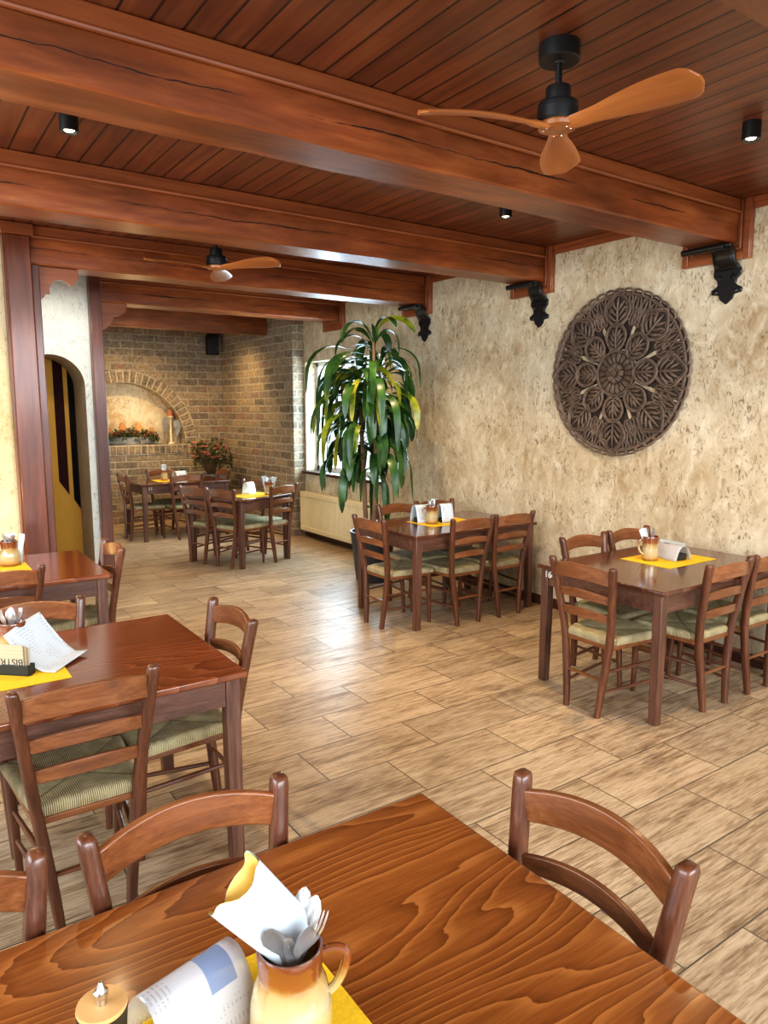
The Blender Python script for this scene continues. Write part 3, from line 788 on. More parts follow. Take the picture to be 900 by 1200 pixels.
for y in (ya-.012, yb):
    loc(MB().box(4.588, 4.69, y, y+.012, .12, .60), t).build('side_cover', 'radiator', t, bevel=.004)
loc(MB().box(4.68, XW, ya+.2, yb-.2, .2, .5), t).build('wall_mount', 'radiator', t)

# ------------------------------------------------------------------ speaker in the far corner
t = thing('wall_speaker', 'small black two-cone loudspeaker high in the brick corner', 'speaker', (4.37, NY, 2.58))
MB().box(-.085, .085, -.17, -.02, 0, .31).build('cabinet', 'black', t, bevel=.01)
MB().box(-.03, .03, -.03, 0, .1, .2).build('wall_bracket', 'black', t)
for z, r in ((.09, .062), (.225, .045)):
    o = MB().lathe([(r, 0), (r*.95, .006), (r*.85, .006), (r*.3, -.01), (r*.3, -.004), (.001, .004)], 24, cap=False).build('speaker_cone', 'pot', t)
    o.matrix_local = Matrix.Translation((0, -.1705, z)) @ Matrix.Rotation(PI/2, 4, 'X')
#PART3
# ------------------------------------------------------------------ chairs
def lerp(a, b, t): return a+(b-a)*t
def post_at(s, z):
    """centre of the flared back post at height z"""
    if z < .45:
        t = z/.45; return s*lerp(.112, .160, t**1.2), -.215+.022*math.sin(t*PI/2)
    t = (z-.45)/.43; return s*lerp(.160, .212, t), lerp(-.193, -.262, t**1.15)
def rrect(cx, cy, z, hx, hy, r=.4):
    P = []
    for sx, sy in ((1,1), (-1,1), (-1,-1), (1,-1)):
        c = [(1, 1-r), (1-r, 1)] if sx*sy > 0 else [(1-r, 1), (1, 1-r)]
        for u, v in c: P.append((cx+sx*hx*u, cy+sy*hy*v, z))
    return P
def make_chair():
    t = thing('rush_seat_chair', '', 'chair', (0,0,0), 0, 'ladder-back chairs with rush seats')
    for s in (-1, 1):
        rings = []
        for z in (0, .05, .15, .25, .35, .43, .50, .58, .66, .74, .82, .862):
            x, y = post_at(s, z); k = .8+.2*min(1, z/.2)
            rings.append(rrect(x, y, z, .0185*k, .0205*k, .35))
        for z, k in ((.874, .97), (.882, .84), (.886, .55)):
            x, y = post_at(s, z); rings.append(rrect(x, y, z, .0185*k, .0205*k, .35))
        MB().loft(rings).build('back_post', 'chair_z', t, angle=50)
    for s in (-1, 1):
        rings = []
        for z in (0, .1, .25, .4, .452):
            k = .72+.28*min(1, z/.3)
            rings.append(rrect(s*lerp(.176, .192, z/.45), lerp(.212, .192, z/.45), z, .0175*k, .0175*k, .5))
        MB().loft(rings).build('front_leg', 'chair_z', t, angle=50)
    def rail(zc, h0, h1, arch, bow, th):
        x0, y0 = post_at(1, zc); n = 18; rings = []
        x0 -= .006
        for i in range(n+1):
            u = -1+2*i/n; x = x0*u; e = 1-u*u
            y = y0-bow*e; z = zc+arch*e
            h = lerp(h0, h1, e)/2
            dy = 2*bow*u/x0; nrm = math.hypot(1, dy); nx, ny = dy/nrm*-1, 1/nrm
            nx = dy/nrm; ny = -1/nrm
            rings.append([(x-nx*th, y-ny*th, z-h), (x+nx*th, y+ny*th, z-h), (x+nx*th, y+ny*th, z+h), (x-nx*th, y-ny*th, z+h)])
        return MB().loft(rings)
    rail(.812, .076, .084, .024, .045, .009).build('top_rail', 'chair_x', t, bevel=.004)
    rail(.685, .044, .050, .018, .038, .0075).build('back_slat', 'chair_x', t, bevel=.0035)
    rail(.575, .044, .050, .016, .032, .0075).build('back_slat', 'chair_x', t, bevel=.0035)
    # rush seat: trapezium pillowed between the four corners
    def seat(u, v):
        hw = lerp(.165, .212, v); x = (2*u-1)*hw; y = lerp(-.186, .222, v)
        a = abs(2*u-1); b = abs(2*v-1); e = max(a, b)
        z = .462+.006*min(1, abs(a-b)*3) - .012*(1-e)**.7
        if e > .93: z -= .012
        return (x, y, z)
    sm = MB().grid(seat, 28, 28)
    nn = 29; bd = [i*nn for i in range(nn)] + [28*nn+j for j in range(1, nn)] + [i*nn+28 for i in range(27, -1, -1)] + [j for j in range(27, 0, -1)]
    n0 = len(sm.v)
    for dz, k in ((-.014, 1.012), (-.03, 1.0)):
        sm.v += [(sm.v[i][0]*k, .018+(sm.v[i][1]-.018)*k, .448+dz+.004) for i in bd]
    m = len(bd)
    for j in range(m):
        k = (j+1) % m
        sm.f.append((bd[j], bd[k], n0+k, n0+j)); sm.f.append((n0+j, n0+k, n0+m+k, n0+m+j))
    sm.f.append(tuple(range(n0+m, n0+2*m)))
    sm.build('rush_seat', 'rush', t, angle=60)
    fr = MB()
    for a, b in (((-.152, -.185), (.152, -.185)), ((-.18, .2), (.18, .2))):
        fr.box(a[0], b[0], a[1]-.009, a[1]+.009, .400, .424)
    for s in (-1, 1):
        fr.prism([(s*.155, -.19), (s*.171, -.19), (s*.199, .2), (s*.183, .2)], lambda u, v, w: (u, v, w), .398, .424)
    fr.build('seat_frame', 'chair_x', t, bevel=.003)
    for s in (-1, 1):
        for z in (.27, .15):
            x, y = post_at(s, z)
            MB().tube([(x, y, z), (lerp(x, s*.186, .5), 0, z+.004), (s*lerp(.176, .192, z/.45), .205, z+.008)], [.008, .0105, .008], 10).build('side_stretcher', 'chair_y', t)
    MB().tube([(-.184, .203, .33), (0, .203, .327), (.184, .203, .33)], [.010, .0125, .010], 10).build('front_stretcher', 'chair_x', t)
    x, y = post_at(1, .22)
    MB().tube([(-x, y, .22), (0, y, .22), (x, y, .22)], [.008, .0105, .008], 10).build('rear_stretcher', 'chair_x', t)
    return t
R = math.radians
u0, w0 = (.93, .37), (-.37, .93); f0 = (3.10, 7.20)
def tb(u, w): return (f0[0]+u0[0]*u+w0[0]*w, f0[1]+u0[1]*u+w0[1]*w)
CH = [
 # foreground table
 (.905, .907, 90, 'rush-seat chair at the right end of the large foreground table, its curved backrest turned away'),
 (.477, 1.165, 180, 'rush-seat chair on the far side of the foreground table, whole backrest in view'),
 (-.035, 1.165, 180, 'rush-seat chair at lower left of the foreground table, cut off by the left picture edge'),
 # left tables
 (.463, 2.585, 0, 'rush-seat chair on the near side of the left table with the folded menu'),
 (.90, 2.825, 90, 'rush-seat chair at the right end of the left table with the folded menu'),
 (.465, 3.15, 180, 'rush-seat chair on the far side of the left table, behind the folded menu'),
 (.44, 4.50, 0, 'rush-seat chair on the near side of the farther left table by the wooden column'),
 (.88, 4.69, 90, 'rush-seat chair at the right end of the farther left table by the wooden column'),
 # middle table by the plaster wall
 (3.345, 4.68, -90, 'rush-seat chair at the left end of the middle table, in front of the plant pot'),
 (3.785, 4.50, 0, 'rush-seat chair on the near side of the middle table, left of the two there'),
 (4.235, 4.495, 0, 'rush-seat chair on the near side of the middle table, nearest the plaster wall'),
 (3.79, 5.02, 180, 'rush-seat chair on the far side of the middle table, beside the plant stem'),
 (4.225, 5.02, 180, 'rush-seat chair on the far side of the middle table, mostly hidden behind the menus'),
 # right table
 (3.40, 2.612, -90, 'rush-seat chair at the left end of the right-hand table numbered 16'),
 (3.865, 2.425, 0, 'rush-seat chair on the near side of the right-hand table, left of the two there'),
 (4.33, 2.42, 0, 'rush-seat chair on the near side of the right-hand table, cut by the right picture edge'),
 (3.85, 2.935, 180, 'rush-seat chair against the wall behind the right-hand table, left of the two there'),
 (4.33, 2.935, 180, 'rush-seat chair against the wall behind the right-hand table, behind the mug'),
 # turned table at the back
 (*tb(.178, .235), -68.3, 'rush-seat chair at the turned back table, facing away, next to its front corner leg'),
 (*tb(.178, .665), -68.3, 'rush-seat chair at the turned back table, left one with bright light on its top rail'),
 (*tb(.60, .178), 21.7, 'rush-seat chair at the turned back table, on its right side near the radiator'),
 (*tb(.60, .60), 111.7, 'rush-seat chair behind the turned back table, by the brick side wall'),
 # rearmost table
 (2.80, 9.76, -90, 'rush-seat chair at the left end of the rearmost table by the niche'),
 (3.25, 9.57, 0, 'rush-seat chair on the near side of the rearmost table'),
 (3.24, 10.06, 180, 'rush-seat chair on the far side of the rearmost table under the niche'),
 (3.72, 9.85, 90, 'rush-seat chair at the right end of the rearmost table next to the bouquet'),
]
chair0 = make_chair()
for i, (x, y, a, lab) in enumerate(CH):
    if i == 0:
        chair0.location = (x, y, 0); chair0.rotation_euler.z = R(a); chair0['label'] = lab
    else: dup(chair0, (x, y, 0), R(a), lab)

# ------------------------------------------------------------------ tables
def table(label, cx, cy, L, W, top, rz=0, number=None):
    t = thing('dining_table', label, 'table', (cx, cy, 0), R(rz), 'dark wooden dining tables')
    mb = MB(); hx, hy = L/2, W/2
    mb.box(-hx, hx, -hy, hy, .733, .76)
    mb.build('tabletop', top, t, bevel=.007, seg=3)
    ix, iy = hx-.022, hy-.022
    for sx in (-1, 1):
        for sy in (-1, 1):
            x1, y1 = sx*ix, sy*iy
            r = [[(x1-sx*0, y1, z), (x1-sx*w, y1, z), (x1-sx*w, y1-sy*w, z), (x1, y1-sy*w, z)] for z, w in ((0, .050), (.40, .056), (.7325, .056))]
            MB().loft(r).build('leg', 'tabl_leg', t, bevel=.004)
    for s in (-1, 1):
        MB().box(-ix+.056, ix-.056, s*(iy-.006)-(.022 if s > 0 else 0), s*(iy-.006)+(0 if s > 0 else .022), .628, .7325).build('apron', 'tabl_apron', t, bevel=.003)
        a = MB().box(s*(ix-.006)-(.022 if s > 0 else 0), s*(ix-.006)+(0 if s > 0 else .022), -iy+.056, iy-.056, .628, .7325).build('apron', 'tabl_apron', t, bevel=.003)
    if number:
        n, x, y, z, ang = number
        o = text_mesh('table_number', n, .058, 'white_ink', t, .006 if ang else .0006)
        o.matrix_local = Matrix.Translation((x, y, z)) @ Matrix.Rotation(R(ang), 4, 'Z') @ Matrix.Rotation(PI/2, 4, 'X')
    return t
table('large foreground wooden table with orange-brown flowing grain, nearest the camera', .401, .905, 1.302, .905, 'top_front')
table('reddish glossy table at left holding the folded menu and yellow mat', .395, 2.868, 1.30, .925, 'top_red')
table('reddish glossy table at far left by the wooden column', .396, 4.81, 1.30, .90, 'top_red')
table('dark table beside the plaster wall, middle of the room near the plant', 3.945, 4.775, 1.32, .89, 'top_dark')
table('dark table numbered 16 at right beneath the carved medallion', 3.988, 2.677, 1.31, .912, 'top_dark', 0, ('16', -.634, .372, .700, -90))
table('dark square table standing turned in front of the brick side wall', *tb(.375, .40), .82, .86, 'top_dark', 21.7)
table('dark rearmost table in front of the niche in the brick back wall', 3.29, 9.83, 1.22, .86, 'top_dark', 0, ('11', -.485, -.4028, .70, 0))

# ------------------------------------------------------------------ things on the tables
def mat_(x, y, lab, rz=0, L=.51, W=.365):
    t = MB().box(-L/2, L/2, -W/2, W/2, 0, .0016).build('placemat', 'yellow', None, bevel=.0006)
    t.location = (x, y, .7602); t.rotation_euler.z = R(rz)
    return tag(t, lab, 'placemat', 'yellow placemats')
mat_(.305, .905, 'yellow placemat under the jug on the foreground table')
mat_(.237, 2.885, 'yellow placemat under the folded menu on the left table')
mat_(.42, 4.81, 'yellow placemat under the jug on the far left table')
mat_(3.925, 4.80, 'yellow placemat on the middle table by the plaster wall')
mat_(4.137, 2.737, 'yellow placemat on the right-hand table numbered 16')
mat_(3.41, 7.56, 'yellow placemat on the turned back table', 21.7)
mat_(3.24, 9.83, 'yellow placemat on the rearmost table')

def mug(x, y, lab, rz=0, z=.762, kind='mug', k=1.0):
    t = thing('stoneware_mug', lab, 'mug', (x, y, z), R(rz), 'brown and cream glazed mugs')
    if kind == 'jug':
        pr = [(0, 0), (.056, 0), (.061, .006), (.064, .03), (.062, .06), (.056, .088), (.0485, .104), (.0465, .108), (.0485, .112), (.0475, .117), (.0495, .123), (.0485, .129), (.0505, .135), (.0515, .150), (.0505, .154), (.0465, .154), (.045, .15), (.044, .11), (.053, .07), (.055, .02), (0, .012)]
        hd = [(.047, .139), (.066, .146), (.083, .142), (.086, .128), (.080, .105), (.070, .085), (.060, .074)]
    else:
        pr = [(0, 0), (.048, 0), (.051, .006), (.0495, .012), (.0515, .02), (.0495, .028), (.0490, .06), (.0485, .11), (.0495, .118), (.0488, .124), (.0505, .140), (.0505, .152), (.049, .155), (.046, .154), (.045, .12), (.045, .02), (0, .012)]
        hd = [(.047, .125), (.064, .135), (.080, .130), (.087, .11), (.084, .085), (.070, .055), (.048, .04)]
    MB().lathe([(r*k, q_*k) for r, q_ in pr], 40, cap=False).build('body', 'mug', t, angle=70)
    # smooth handle
    pts = []
    for i in range(len(hd)-1):
        p0, p1, p2, p3 = hd[max(i-1, 0)], hd[i], hd[i+1], hd[min(i+2, len(hd)-1)]
        for j in range(4):
            s = j/4
            pts.append(tuple(.5*((2*p1[c])+(-p0[c]+p2[c])*s+(2*p0[c]-5*p1[c]+4*p2[c]-p3[c])*s*s+(-p0[c]+3*p1[c]-3*p2[c]+p3[c])*s**3) for c in (0, 1)))
    pts.append(hd[-1])
    MB().tube([(p[0]*k, 0, p[1]*k) for p in pts], .0072*k, 10).build('handle', 'mug', t)
    return t
JX, JY = .447, .90
mug(JX, JY, 'large brown-rimmed cream jug with cutlery on the foreground table', -32, kind='jug')
mug(.345, 3.02, 'brown-rimmed jug with cutlery behind the folded menu on the left table', 60)
mug(.585, 4.96, 'brown-rimmed cream jug with cutlery on the far left table', 200, kind='jug')
mug(3.79, 4.775, 'brown and cream mug between the menus on the middle table', 170)
mug(4.01, 2.79, 'brown and cream mug with rolled napkin on the right-hand table', 160)
mug(3.565, 7.48, 'amber mug with cutlery and napkins on the turned back table', 90)
mug(3.13, 9.86, 'mug with white napkins on the rearmost table', 90, k=.9)

def spoon_mesh(L, w=.021):
    mb = MB(); rings = []
    for s, hw, th, dz in ((0, .002, .0012, 0), (.03, .0048, .0014, 0), (.12, .0045, .0014, 0), (.40, .0028, .0016, .002), (.62, .0026, .0017, .003), (.68, .004, .0016, .001), (.74, .6*w, .0012, -.003), (.82, w*.98, .001, -.0055), (.90, w*.95, .001, -.0055), (.965, w*.6, .001, -.002), (1, w*.1, .0008, .001)):
        y = s*L
        rings.append([(-hw, 0+abs(dz)*.9, y), (-hw*.5, dz*.6, y), (0, dz, y), (hw*.5, dz*.6, y), (hw, abs(dz)*.9, y), (hw*.5, dz*.6+th, y), (0, dz+th, y), (-hw*.5, dz*.6+th, y)])
    return mb.loft(rings)
def fork_mesh(L):
    mb = MB()
    mb.loft([[(-hw, -.0008, s*L), (hw, -.0008, s*L), (hw, .0008, s*L), (-hw, .0008, s*L)] for s, hw in ((0, .003), (.05, .005), (.2, .0045), (.5, .0026), (.66, .003), (.72, .009), (.76, .0115), (.79, .0118))])
    for i in range(4):
        x = -.0098+i*.0065
        mb.loft([[(x-.0017*k, -.0008+d, s*L), (x+.0017*k, -.0008+d, s*L), (x+.0017*k, .0008+d, s*L), (x-.0017*k, .0008+d, s*L)] for s, k, d in ((.775, 1, 0), (.88, .9, -.003), (.97, .7, .001), (1, .3, .003))])
    return mb
def knife_mesh(L):
    mb = MB()
    mb.loft([[(-hw, -th, s*L), (hw, -th, s*L), (hw, th, s*L), (-hw, th, s*L)] for s, hw, th in ((0, .006, .002), (.05, .0075, .003), (.45, .0065, .003), (.5, .006, .0018), (.55, .0095, .0009), (.85, .010, .0008), (.97, .006, .0006), (1, .001, .0005))])
    return mb
def cutlery(name, mesh, base, tip, label, cat, roll=0, group=None):
    """stand a piece in a jug: handle end at base, head at tip"""
    o = mesh.build(name, 'cutlery', None, angle=60)
    b, t = Vector(base), Vector(tip)
    zz = (t-b).normalized(); xx = Vector((.823, -.568, 0)); xx = (xx-zz*xx.dot(zz)).normalized(); yy = zz.cross(xx)
    qd = Matrix((xx, yy, zz)).transposed().to_4x4() @ Matrix.Rotation(roll, 4, 'Z')
    o.matrix_world = Matrix.Translation(b) @ qd
    return tag(o, label, cat, group)
def jugset(x, y, z, n, where, kinds, spread=.03, top=.24, seed=1, grp=None):
    rr = random.Random(seed)
    for i in range(n):
        a = 2*PI*i/n+rr.uniform(-.2, .2); k = kinds[i % len(kinds)]
        d = Vector((math.cos(a)*spread, math.sin(a)*spread, 0))
        b = Vector((x, y, z+.02)) - d*.55; tp = Vector((x, y, z+top*.8)) + d*1.15
        L = .19; dirv = (tp-b).normalized()
        me = {'spoon': lambda: spoon_mesh(L), 'fork': lambda: fork_mesh(L), 'knife': lambda: knife_mesh(L)}[k]()
        cutlery(k, me, b, b+dirv*L, '%s standing in %s' % (k, where), k, a+PI/2, grp or ('cutlery in ' + where))
# foreground jug, pieces placed one by one
zb = .785
P0 = Vector((JX, JY, zb))
right = Vector((.823, -.568, 0)); away = Vector((.568, .823, 0)); up = Vector((0, 0, 1))
def jg(name, mesh, ax, ay, tx, ty, L, lab, roll):
    b = P0+right*ax+away*ay; t = Vector((JX, JY, .93))+right*tx+away*ty
    d = (t-b).normalized(); cutlery(name, mesh, b, b+d*L, lab, name, roll, 'cutlery in the foreground jug')
rc = math.atan2(away.y, away.x)
jg('spoon', spoon_mesh(.195, .0215), .014, .022, -.014, -.022, .195, 'spoon with broad bowl at the left of the foreground jug', PI-.15)
jg('knife', knife_mesh(.18), .018, .026, .004, -.027, .18, 'table knife in the front of the foreground jug', .25)
jg('spoon', spoon_mesh(.195, .020), -.018, .014, .020, -.022, .195, 'spoon at the right of the foreground jug, beside the fork', PI+.7)
jg('fork', fork_mesh(.205), -.026, .004, .033, -.004, .205, 'fork with tines up at the right of the foreground jug', .25)
jg('spoon', spoon_mesh(.205, .015), -.010, -.020, .012, .030, .205, 'small spoon rising behind the white napkin in the foreground jug', .1)
jg('spoon', spoon_mesh(.20, .014), -.018, -.018, .026, .026, .20, 'teaspoon beside the small spoon at the back of the foreground jug', -.2)
jugset(.585, 4.96, .762, 5, 'the jug on the far left table', ['fork', 'spoon', 'knife'], seed=3)
jugset(.345, 3.02, .762, 4, 'the jug behind the folded menu on the left table', ['fork', 'spoon'], seed=4)
jugset(4.01, 2.79, .762, 3, 'the mug on the right-hand table', ['spoon', 'fork', 'knife'], seed=5, spread=.026)
jugset(3.79, 4.775, .762, 3, 'the mug on the middle table', ['fork', 'spoon', 'knife'], seed=6, spread=.024)
jugset(3.565, 7.48, .762, 4, 'the amber mug on the turned back table', ['fork', 'spoon', 'knife'], seed=8)

def uvgrid(mb, nu, nv, name, mat, solid=0, parent=None):
    o = mb.build(name, mat, parent, solid=solid, angle=80)
    me = o.data; uv = me.uv_layers.new(name='UVMap')
    for p in me.polygons:
        for li in p.loop_indices:
            vi = me.loops[li].vertex_index
            uv.data[li].uv = ((vi//(nv+1))/nu, (vi % (nv+1))/nv)
    return o
# folded napkin sleeve standing in the foreground jug: a flattened paper roll, yellow inside
ax0 = Vector((JX, JY, .915))+right*.004+away*.012
axd = (-right*.62+up*.74-away*.12).normalized()
sd = (right*.62+up*.45+away*.64); sd = (sd-axd*sd.dot(axd)).normalized()
nm = axd.cross(sd)
def sleeve(r):
    def fn(u, v):
        a = 2*PI*u
        w = lerp(.040, .050, v**.8)*r; h = lerp(.010, .022, v)*r
        c = math.cos(a); s = math.sin(a)
        cc = math.copysign(abs(c)**.75, c)
        return tuple(ax0+axd*(.150*v-.02+(.012*s if v > .9 else 0)*0)+sd*(w*cc)+nm*(h*s+.008*v*c*c+.0025*v*math.sin(5*a+6*v))+axd*(v**3*(.009*math.sin(2*a+.6)+.004*math.sin(5*a))))
    return fn
t = thing('napkin_roll', 'white paper napkin roll with yellow inside leaning out of the foreground jug', 'napkin', tuple(ax0))
def loc2(mb, t): L = t.location; mb.v = [(p[0]-L.x, p[1]-L.y, p[2]-L.z) for p in mb.v]; return mb
loc2(MB().grid(sleeve(1.0), 40, 8), t).build('outer_paper', 'paper', t, angle=80)
loc2(MB().grid(sleeve(.955), 40, 8), t).build('yellow_lining', 'paper_in', t, angle=80)

# laminated menu sheets bent into an arch over a black block
def arch_menu(x, y, rz, lab, L=.21, W=.13, H=.10, tail=0.0, holder=True, hlab=None, mat='sheet', back=None):
    t = thing('menu_sheet', lab, 'menu', (x, y, .7625), R(rz), 'bent menu sheets on the tables')
    def fn(u, v):
        s = v*2-1
        px = (v-.5)*W*(1+.0*s); 
        zz = H*(1-abs(s)**2.6)
        return ((u-.5)*L, px+tail*max(0, s), max(.0012, zz))
    uvgrid(MB().grid(fn, 8, 28), 8, 28, 'sheet', mat, .0008, t)
    if holder:
        h = MB().box(-L*.42, L*.36, -W*.30, W*.22, 0, .042).build('menu_block', 'blackp', None, bevel=.004)
        h.location = (x, y, .7625); h.rotation_euler.z = R(rz)
        tag(h, hlab, 'menu holder', 'black menu blocks')
    return t
arch_menu(.325, 1.0, 14, 'curved clear plastic menu sheet left of the jug on the foreground table', L=.165, W=.125, H=.10, holder=False)
arch_menu(4.165, 2.735, 82, 'tan and clear menu sheet bent over a black block on the right-hand table', L=.20, W=.14, H=.095, mat='sheet', hlab='black block under the bent menu sheet on the right-hand table')
arch_menu(3.775, 4.89, -6, 'pale menu sheet bent into an arch left of the mug on the middle table', L=.17, W=.13, H=.15, mat='printed', hlab='black block under the left menu on the middle table')
arch_menu(3.93, 4.77, -4, 'pale menu sheet bent into an arch right of the mug on the middle table', L=.125, W=.10, H=.16, mat='printed', hlab='black block under the right menu on the middle table')
arch_menu(3.385, 9.98, 25, 'small white curved menu on the rearmost table', L=.2, W=.12, H=.11, holder=False, mat='printed')
arch_menu(3.40, 7.66, 30, 'pale curved menu behind the mug on the turned back table', L=.14, W=.1, H=.14, holder=False, mat='printed')
# tan sheet layer and white card on the right-hand table
def fnc(u, v): return (4.118+.055*v, 2.70+.19*u-.02*v, .80+.052*math.sin(v*PI/2))
c = uvgrid(MB().grid(fnc, 8, 8), 8, 8, 'menu_leaf', 'cream_paper', .0008); tag(c, 'tan menu leaf lying over the black block on the right-hand table', 'menu')
cd = MB().box(-.0008, .0008, -.1, .1, 0, .085).build('menu_card', 'paper', None); cd.location = (4.30, 2.83, .763); cd.rotation_euler = (0, R(8), R(-4))
tag(cd, 'upright white card behind the bent menu on the right-hand table', 'card')

# rolled napkins in the smaller mugs
def napkin(x, y, z, dx, dy, L, w, lab, mat='paper', lean=.45):
    d = Vector((dx, dy, 1)).normalized(); s = Vector((.823, -.568, 0)); s = (s-d*s.dot(d)).normalized(); n = d.cross(s)
    t = thing('paper_napkin', lab, 'napkin', (x, y, z), 0, 'paper napkins in mugs')
    def fn(u, v):
        a = (u-.5)*4.2; ww = w*(.55+.45*v)
        return tuple(d*(L*v)+s*(ww*math.sin(a*.5))+n*(ww*.35*math.cos(a)+.006*math.sin(9*v)))
    MB().grid(fn, 14, 10).build('napkin_sheet', mat, t, solid=.0012, angle=80)
    return t
napkin(4.01, 2.79, .80, -.32, .16, .175, .027, 'white folded napkin leaning from the mug on the right-hand table')
napkin(3.80, 4.775, .80, .02, 0, .17, .022, 'white folded napkin in the mug on the middle table')
napkin(3.53, 7.48, .80, -.1, .1, .18, .03, 'white napkin left in the amber mug on the turned back table')
napkin(3.60, 7.47, .80, .18, 0, .165, .03, 'white napkin right in the amber mug on the turned back table')
napkin(3.13, 9.86, .78, 0, 0, .2, .04, 'white napkin bunch in the mug on the rearmost table')
napkin(.64, 4.94, .765, .1, .0, .19, .022, 'white napkin standing right of the jug on the far left table')
# small herb pot on the rearmost table
t = thing('herb_pot', 'tiny green plant in a white pot on the rearmost table', 'plant', (3.46, 10.07, .762))
MB().lathe([(0, 0), (.035, 0), (.045, .07), (.04, .07), (.036, .06), (0, .06)], 20).build('pot', 'pvc', t)
hb = MB()
for i in range(40):
    a = random.uniform(0, 2*PI); l = random.uniform(.05, .11); e = random.uniform(.4, 1.3)
    d = Vector((math.cos(a)*math.cos(e), math.sin(a)*math.cos(e), math.sin(e)))*l; s = Vector((-math.sin(a), math.cos(a), 0))*.014
    b = Vector((0, 0, .06)); hb.add([b, b+d*.6+s, b+d, b+d*.6-s], [(0, 1, 2, 3)])
hb.build('leaves', 'leaf', t, smooth=False)

# folded printed menu on the left table
def fnm(u, v):
    # short edge A-B lies on the table at the right, the far edge D-C curls up against the jug
    A, B = Vector((.447, 2.78, .7645)), Vector((.598, 2.938, .772))
    C_, D_ = Vector((.454, 3.076, .925)), Vector((.303, 2.918, .893))
    s = v; h = max(0, (s-.22)/.78)**1.45
    p0 = A*(1-u)+B*u; p1 = D_*(1-u)+C_*u
    q_ = p0*(1-s)+p1*s; q_.z = p0.z*(1-h)+p1.z*h
    q_.z += .016*u*max(0, .25-s)*4*(.3)+.004*math.sin(PI*u)*s
    return tuple(q_)
t = thing('folded_menu', 'large pale blue printed menu sheet propped up and curling on the left table', 'menu', (.36, 2.85, .7625))
o = uvgrid(loc2(MB().grid(fnm, 20, 20), t), 20, 20, 'printed_sheet', 'printed', .001, t)
# black card box with kraft cards, word BISTRO upside down
bx_, by_ = .338, 2.846; brz = -42
t = thing('card_box', 'low black card box on the yellow mat of the left table', 'box', (bx_, by_, .7625), R(brz))
cb = MB(); cb.box(-.105, .052, -.02, .02, 0, .005)
for a in ((-.105, .052, -.02, -.0165), (-.105, .052, .0165, .02), (-.105, -.101, -.02, .02), (.048, .052, -.02, .02)): cb.box(*a, 0, .038)
cb.build('tray', 'blackp', t, bevel=.001)
for k in range(3):
    t = thing('kraft_card', ('front', 'middle', 'rear')[k]+' kraft-brown card of the stack standing in the black card box', 'card', (bx_, by_, .768), R(brz), 'kraft cards in the card box')
    dy = -.014+.009*k
    MB().box(-.098, .030+.006*k, dy, dy+.004, 0, .108-.007*k).build('card', 'kraft', t, bevel=.0008)
    if k == 0:
        o = text_mesh('lettering', 'BISTRO', .036, 'pen', t)
        o.matrix_local = Matrix.Translation((-.030, dy-.0004, .044)) @ Matrix.Rotation(PI/2, 4, 'X') @ Matrix.Rotation(PI, 4, 'Z')
# pepper mill
t = thing('pepper_mill', 'black pepper mill with pale wooden top and steel knob at the lower left', 'pepper mill', (.187, .965, .762))
MB().lathe([(0, 0), (.034, 0), (.036, .004), (.034, .05), (.031, .085), (.034, .125), (.0345, .131), (0, .131)], 36).build('body', 'black', t)
MB().lathe([(0, .1312), (.0335, .1312), (.0345, .134), (.0335, .1385), (0, .1385)], 36).build('wooden_top', 'mill_wood', t)
MB().lathe([(0, .138), (.0075, .138), (.007, .147), (.0095, .150), (.0098, .157), (.006, .161), (.0045, .168), (.0025, .171), (0, .171)], 20).build('knob', 'steel', t)

# ------------------------------------------------------------------ tall dracaena
PX, PY = 4.0, 6.0
t = thing('potted_dracaena', 'tall drooping dracaena with yellow-flecked leaves in a dark grey pot', 'potted plant', (PX, PY, 0))
MB().lathe([(0, 0), (.165, 0), (.17, .01), (.225, .48), (.234, .50), (.23, .51), (.21, .51), (.205, .46), (0, .46)], 40).build('pot', 'pot', t)
MB().lathe([(0, .462), (.186, .462), (.15, .475), (0, .48)], 28).build('soil', 'soil', t)
stm = MB()
canes = [((.03, -.02), (.0, -.02), 2.42), ((-.05, .04), (-.12, .05), 2.0), ((.05, .06), (.12, .04), 2.15), ((-.02, -.06), (-.05, -.14), 1.62)]
for (a, b), (c_, d_), zt in canes:
    stm.tube([(a, b, .46), (lerp(a, c_, .4), lerp(b, d_, .4), lerp(.46, zt, .4)), (lerp(a, c_, .8), lerp(b, d_, .8), lerp(.46, zt, .8)), (c_, d_, zt)], [.026, .023, .02, .012], 10)
stm.build('canes', 'stem', t)
rl = random.Random(21)
gl, yl = MB(), MB()
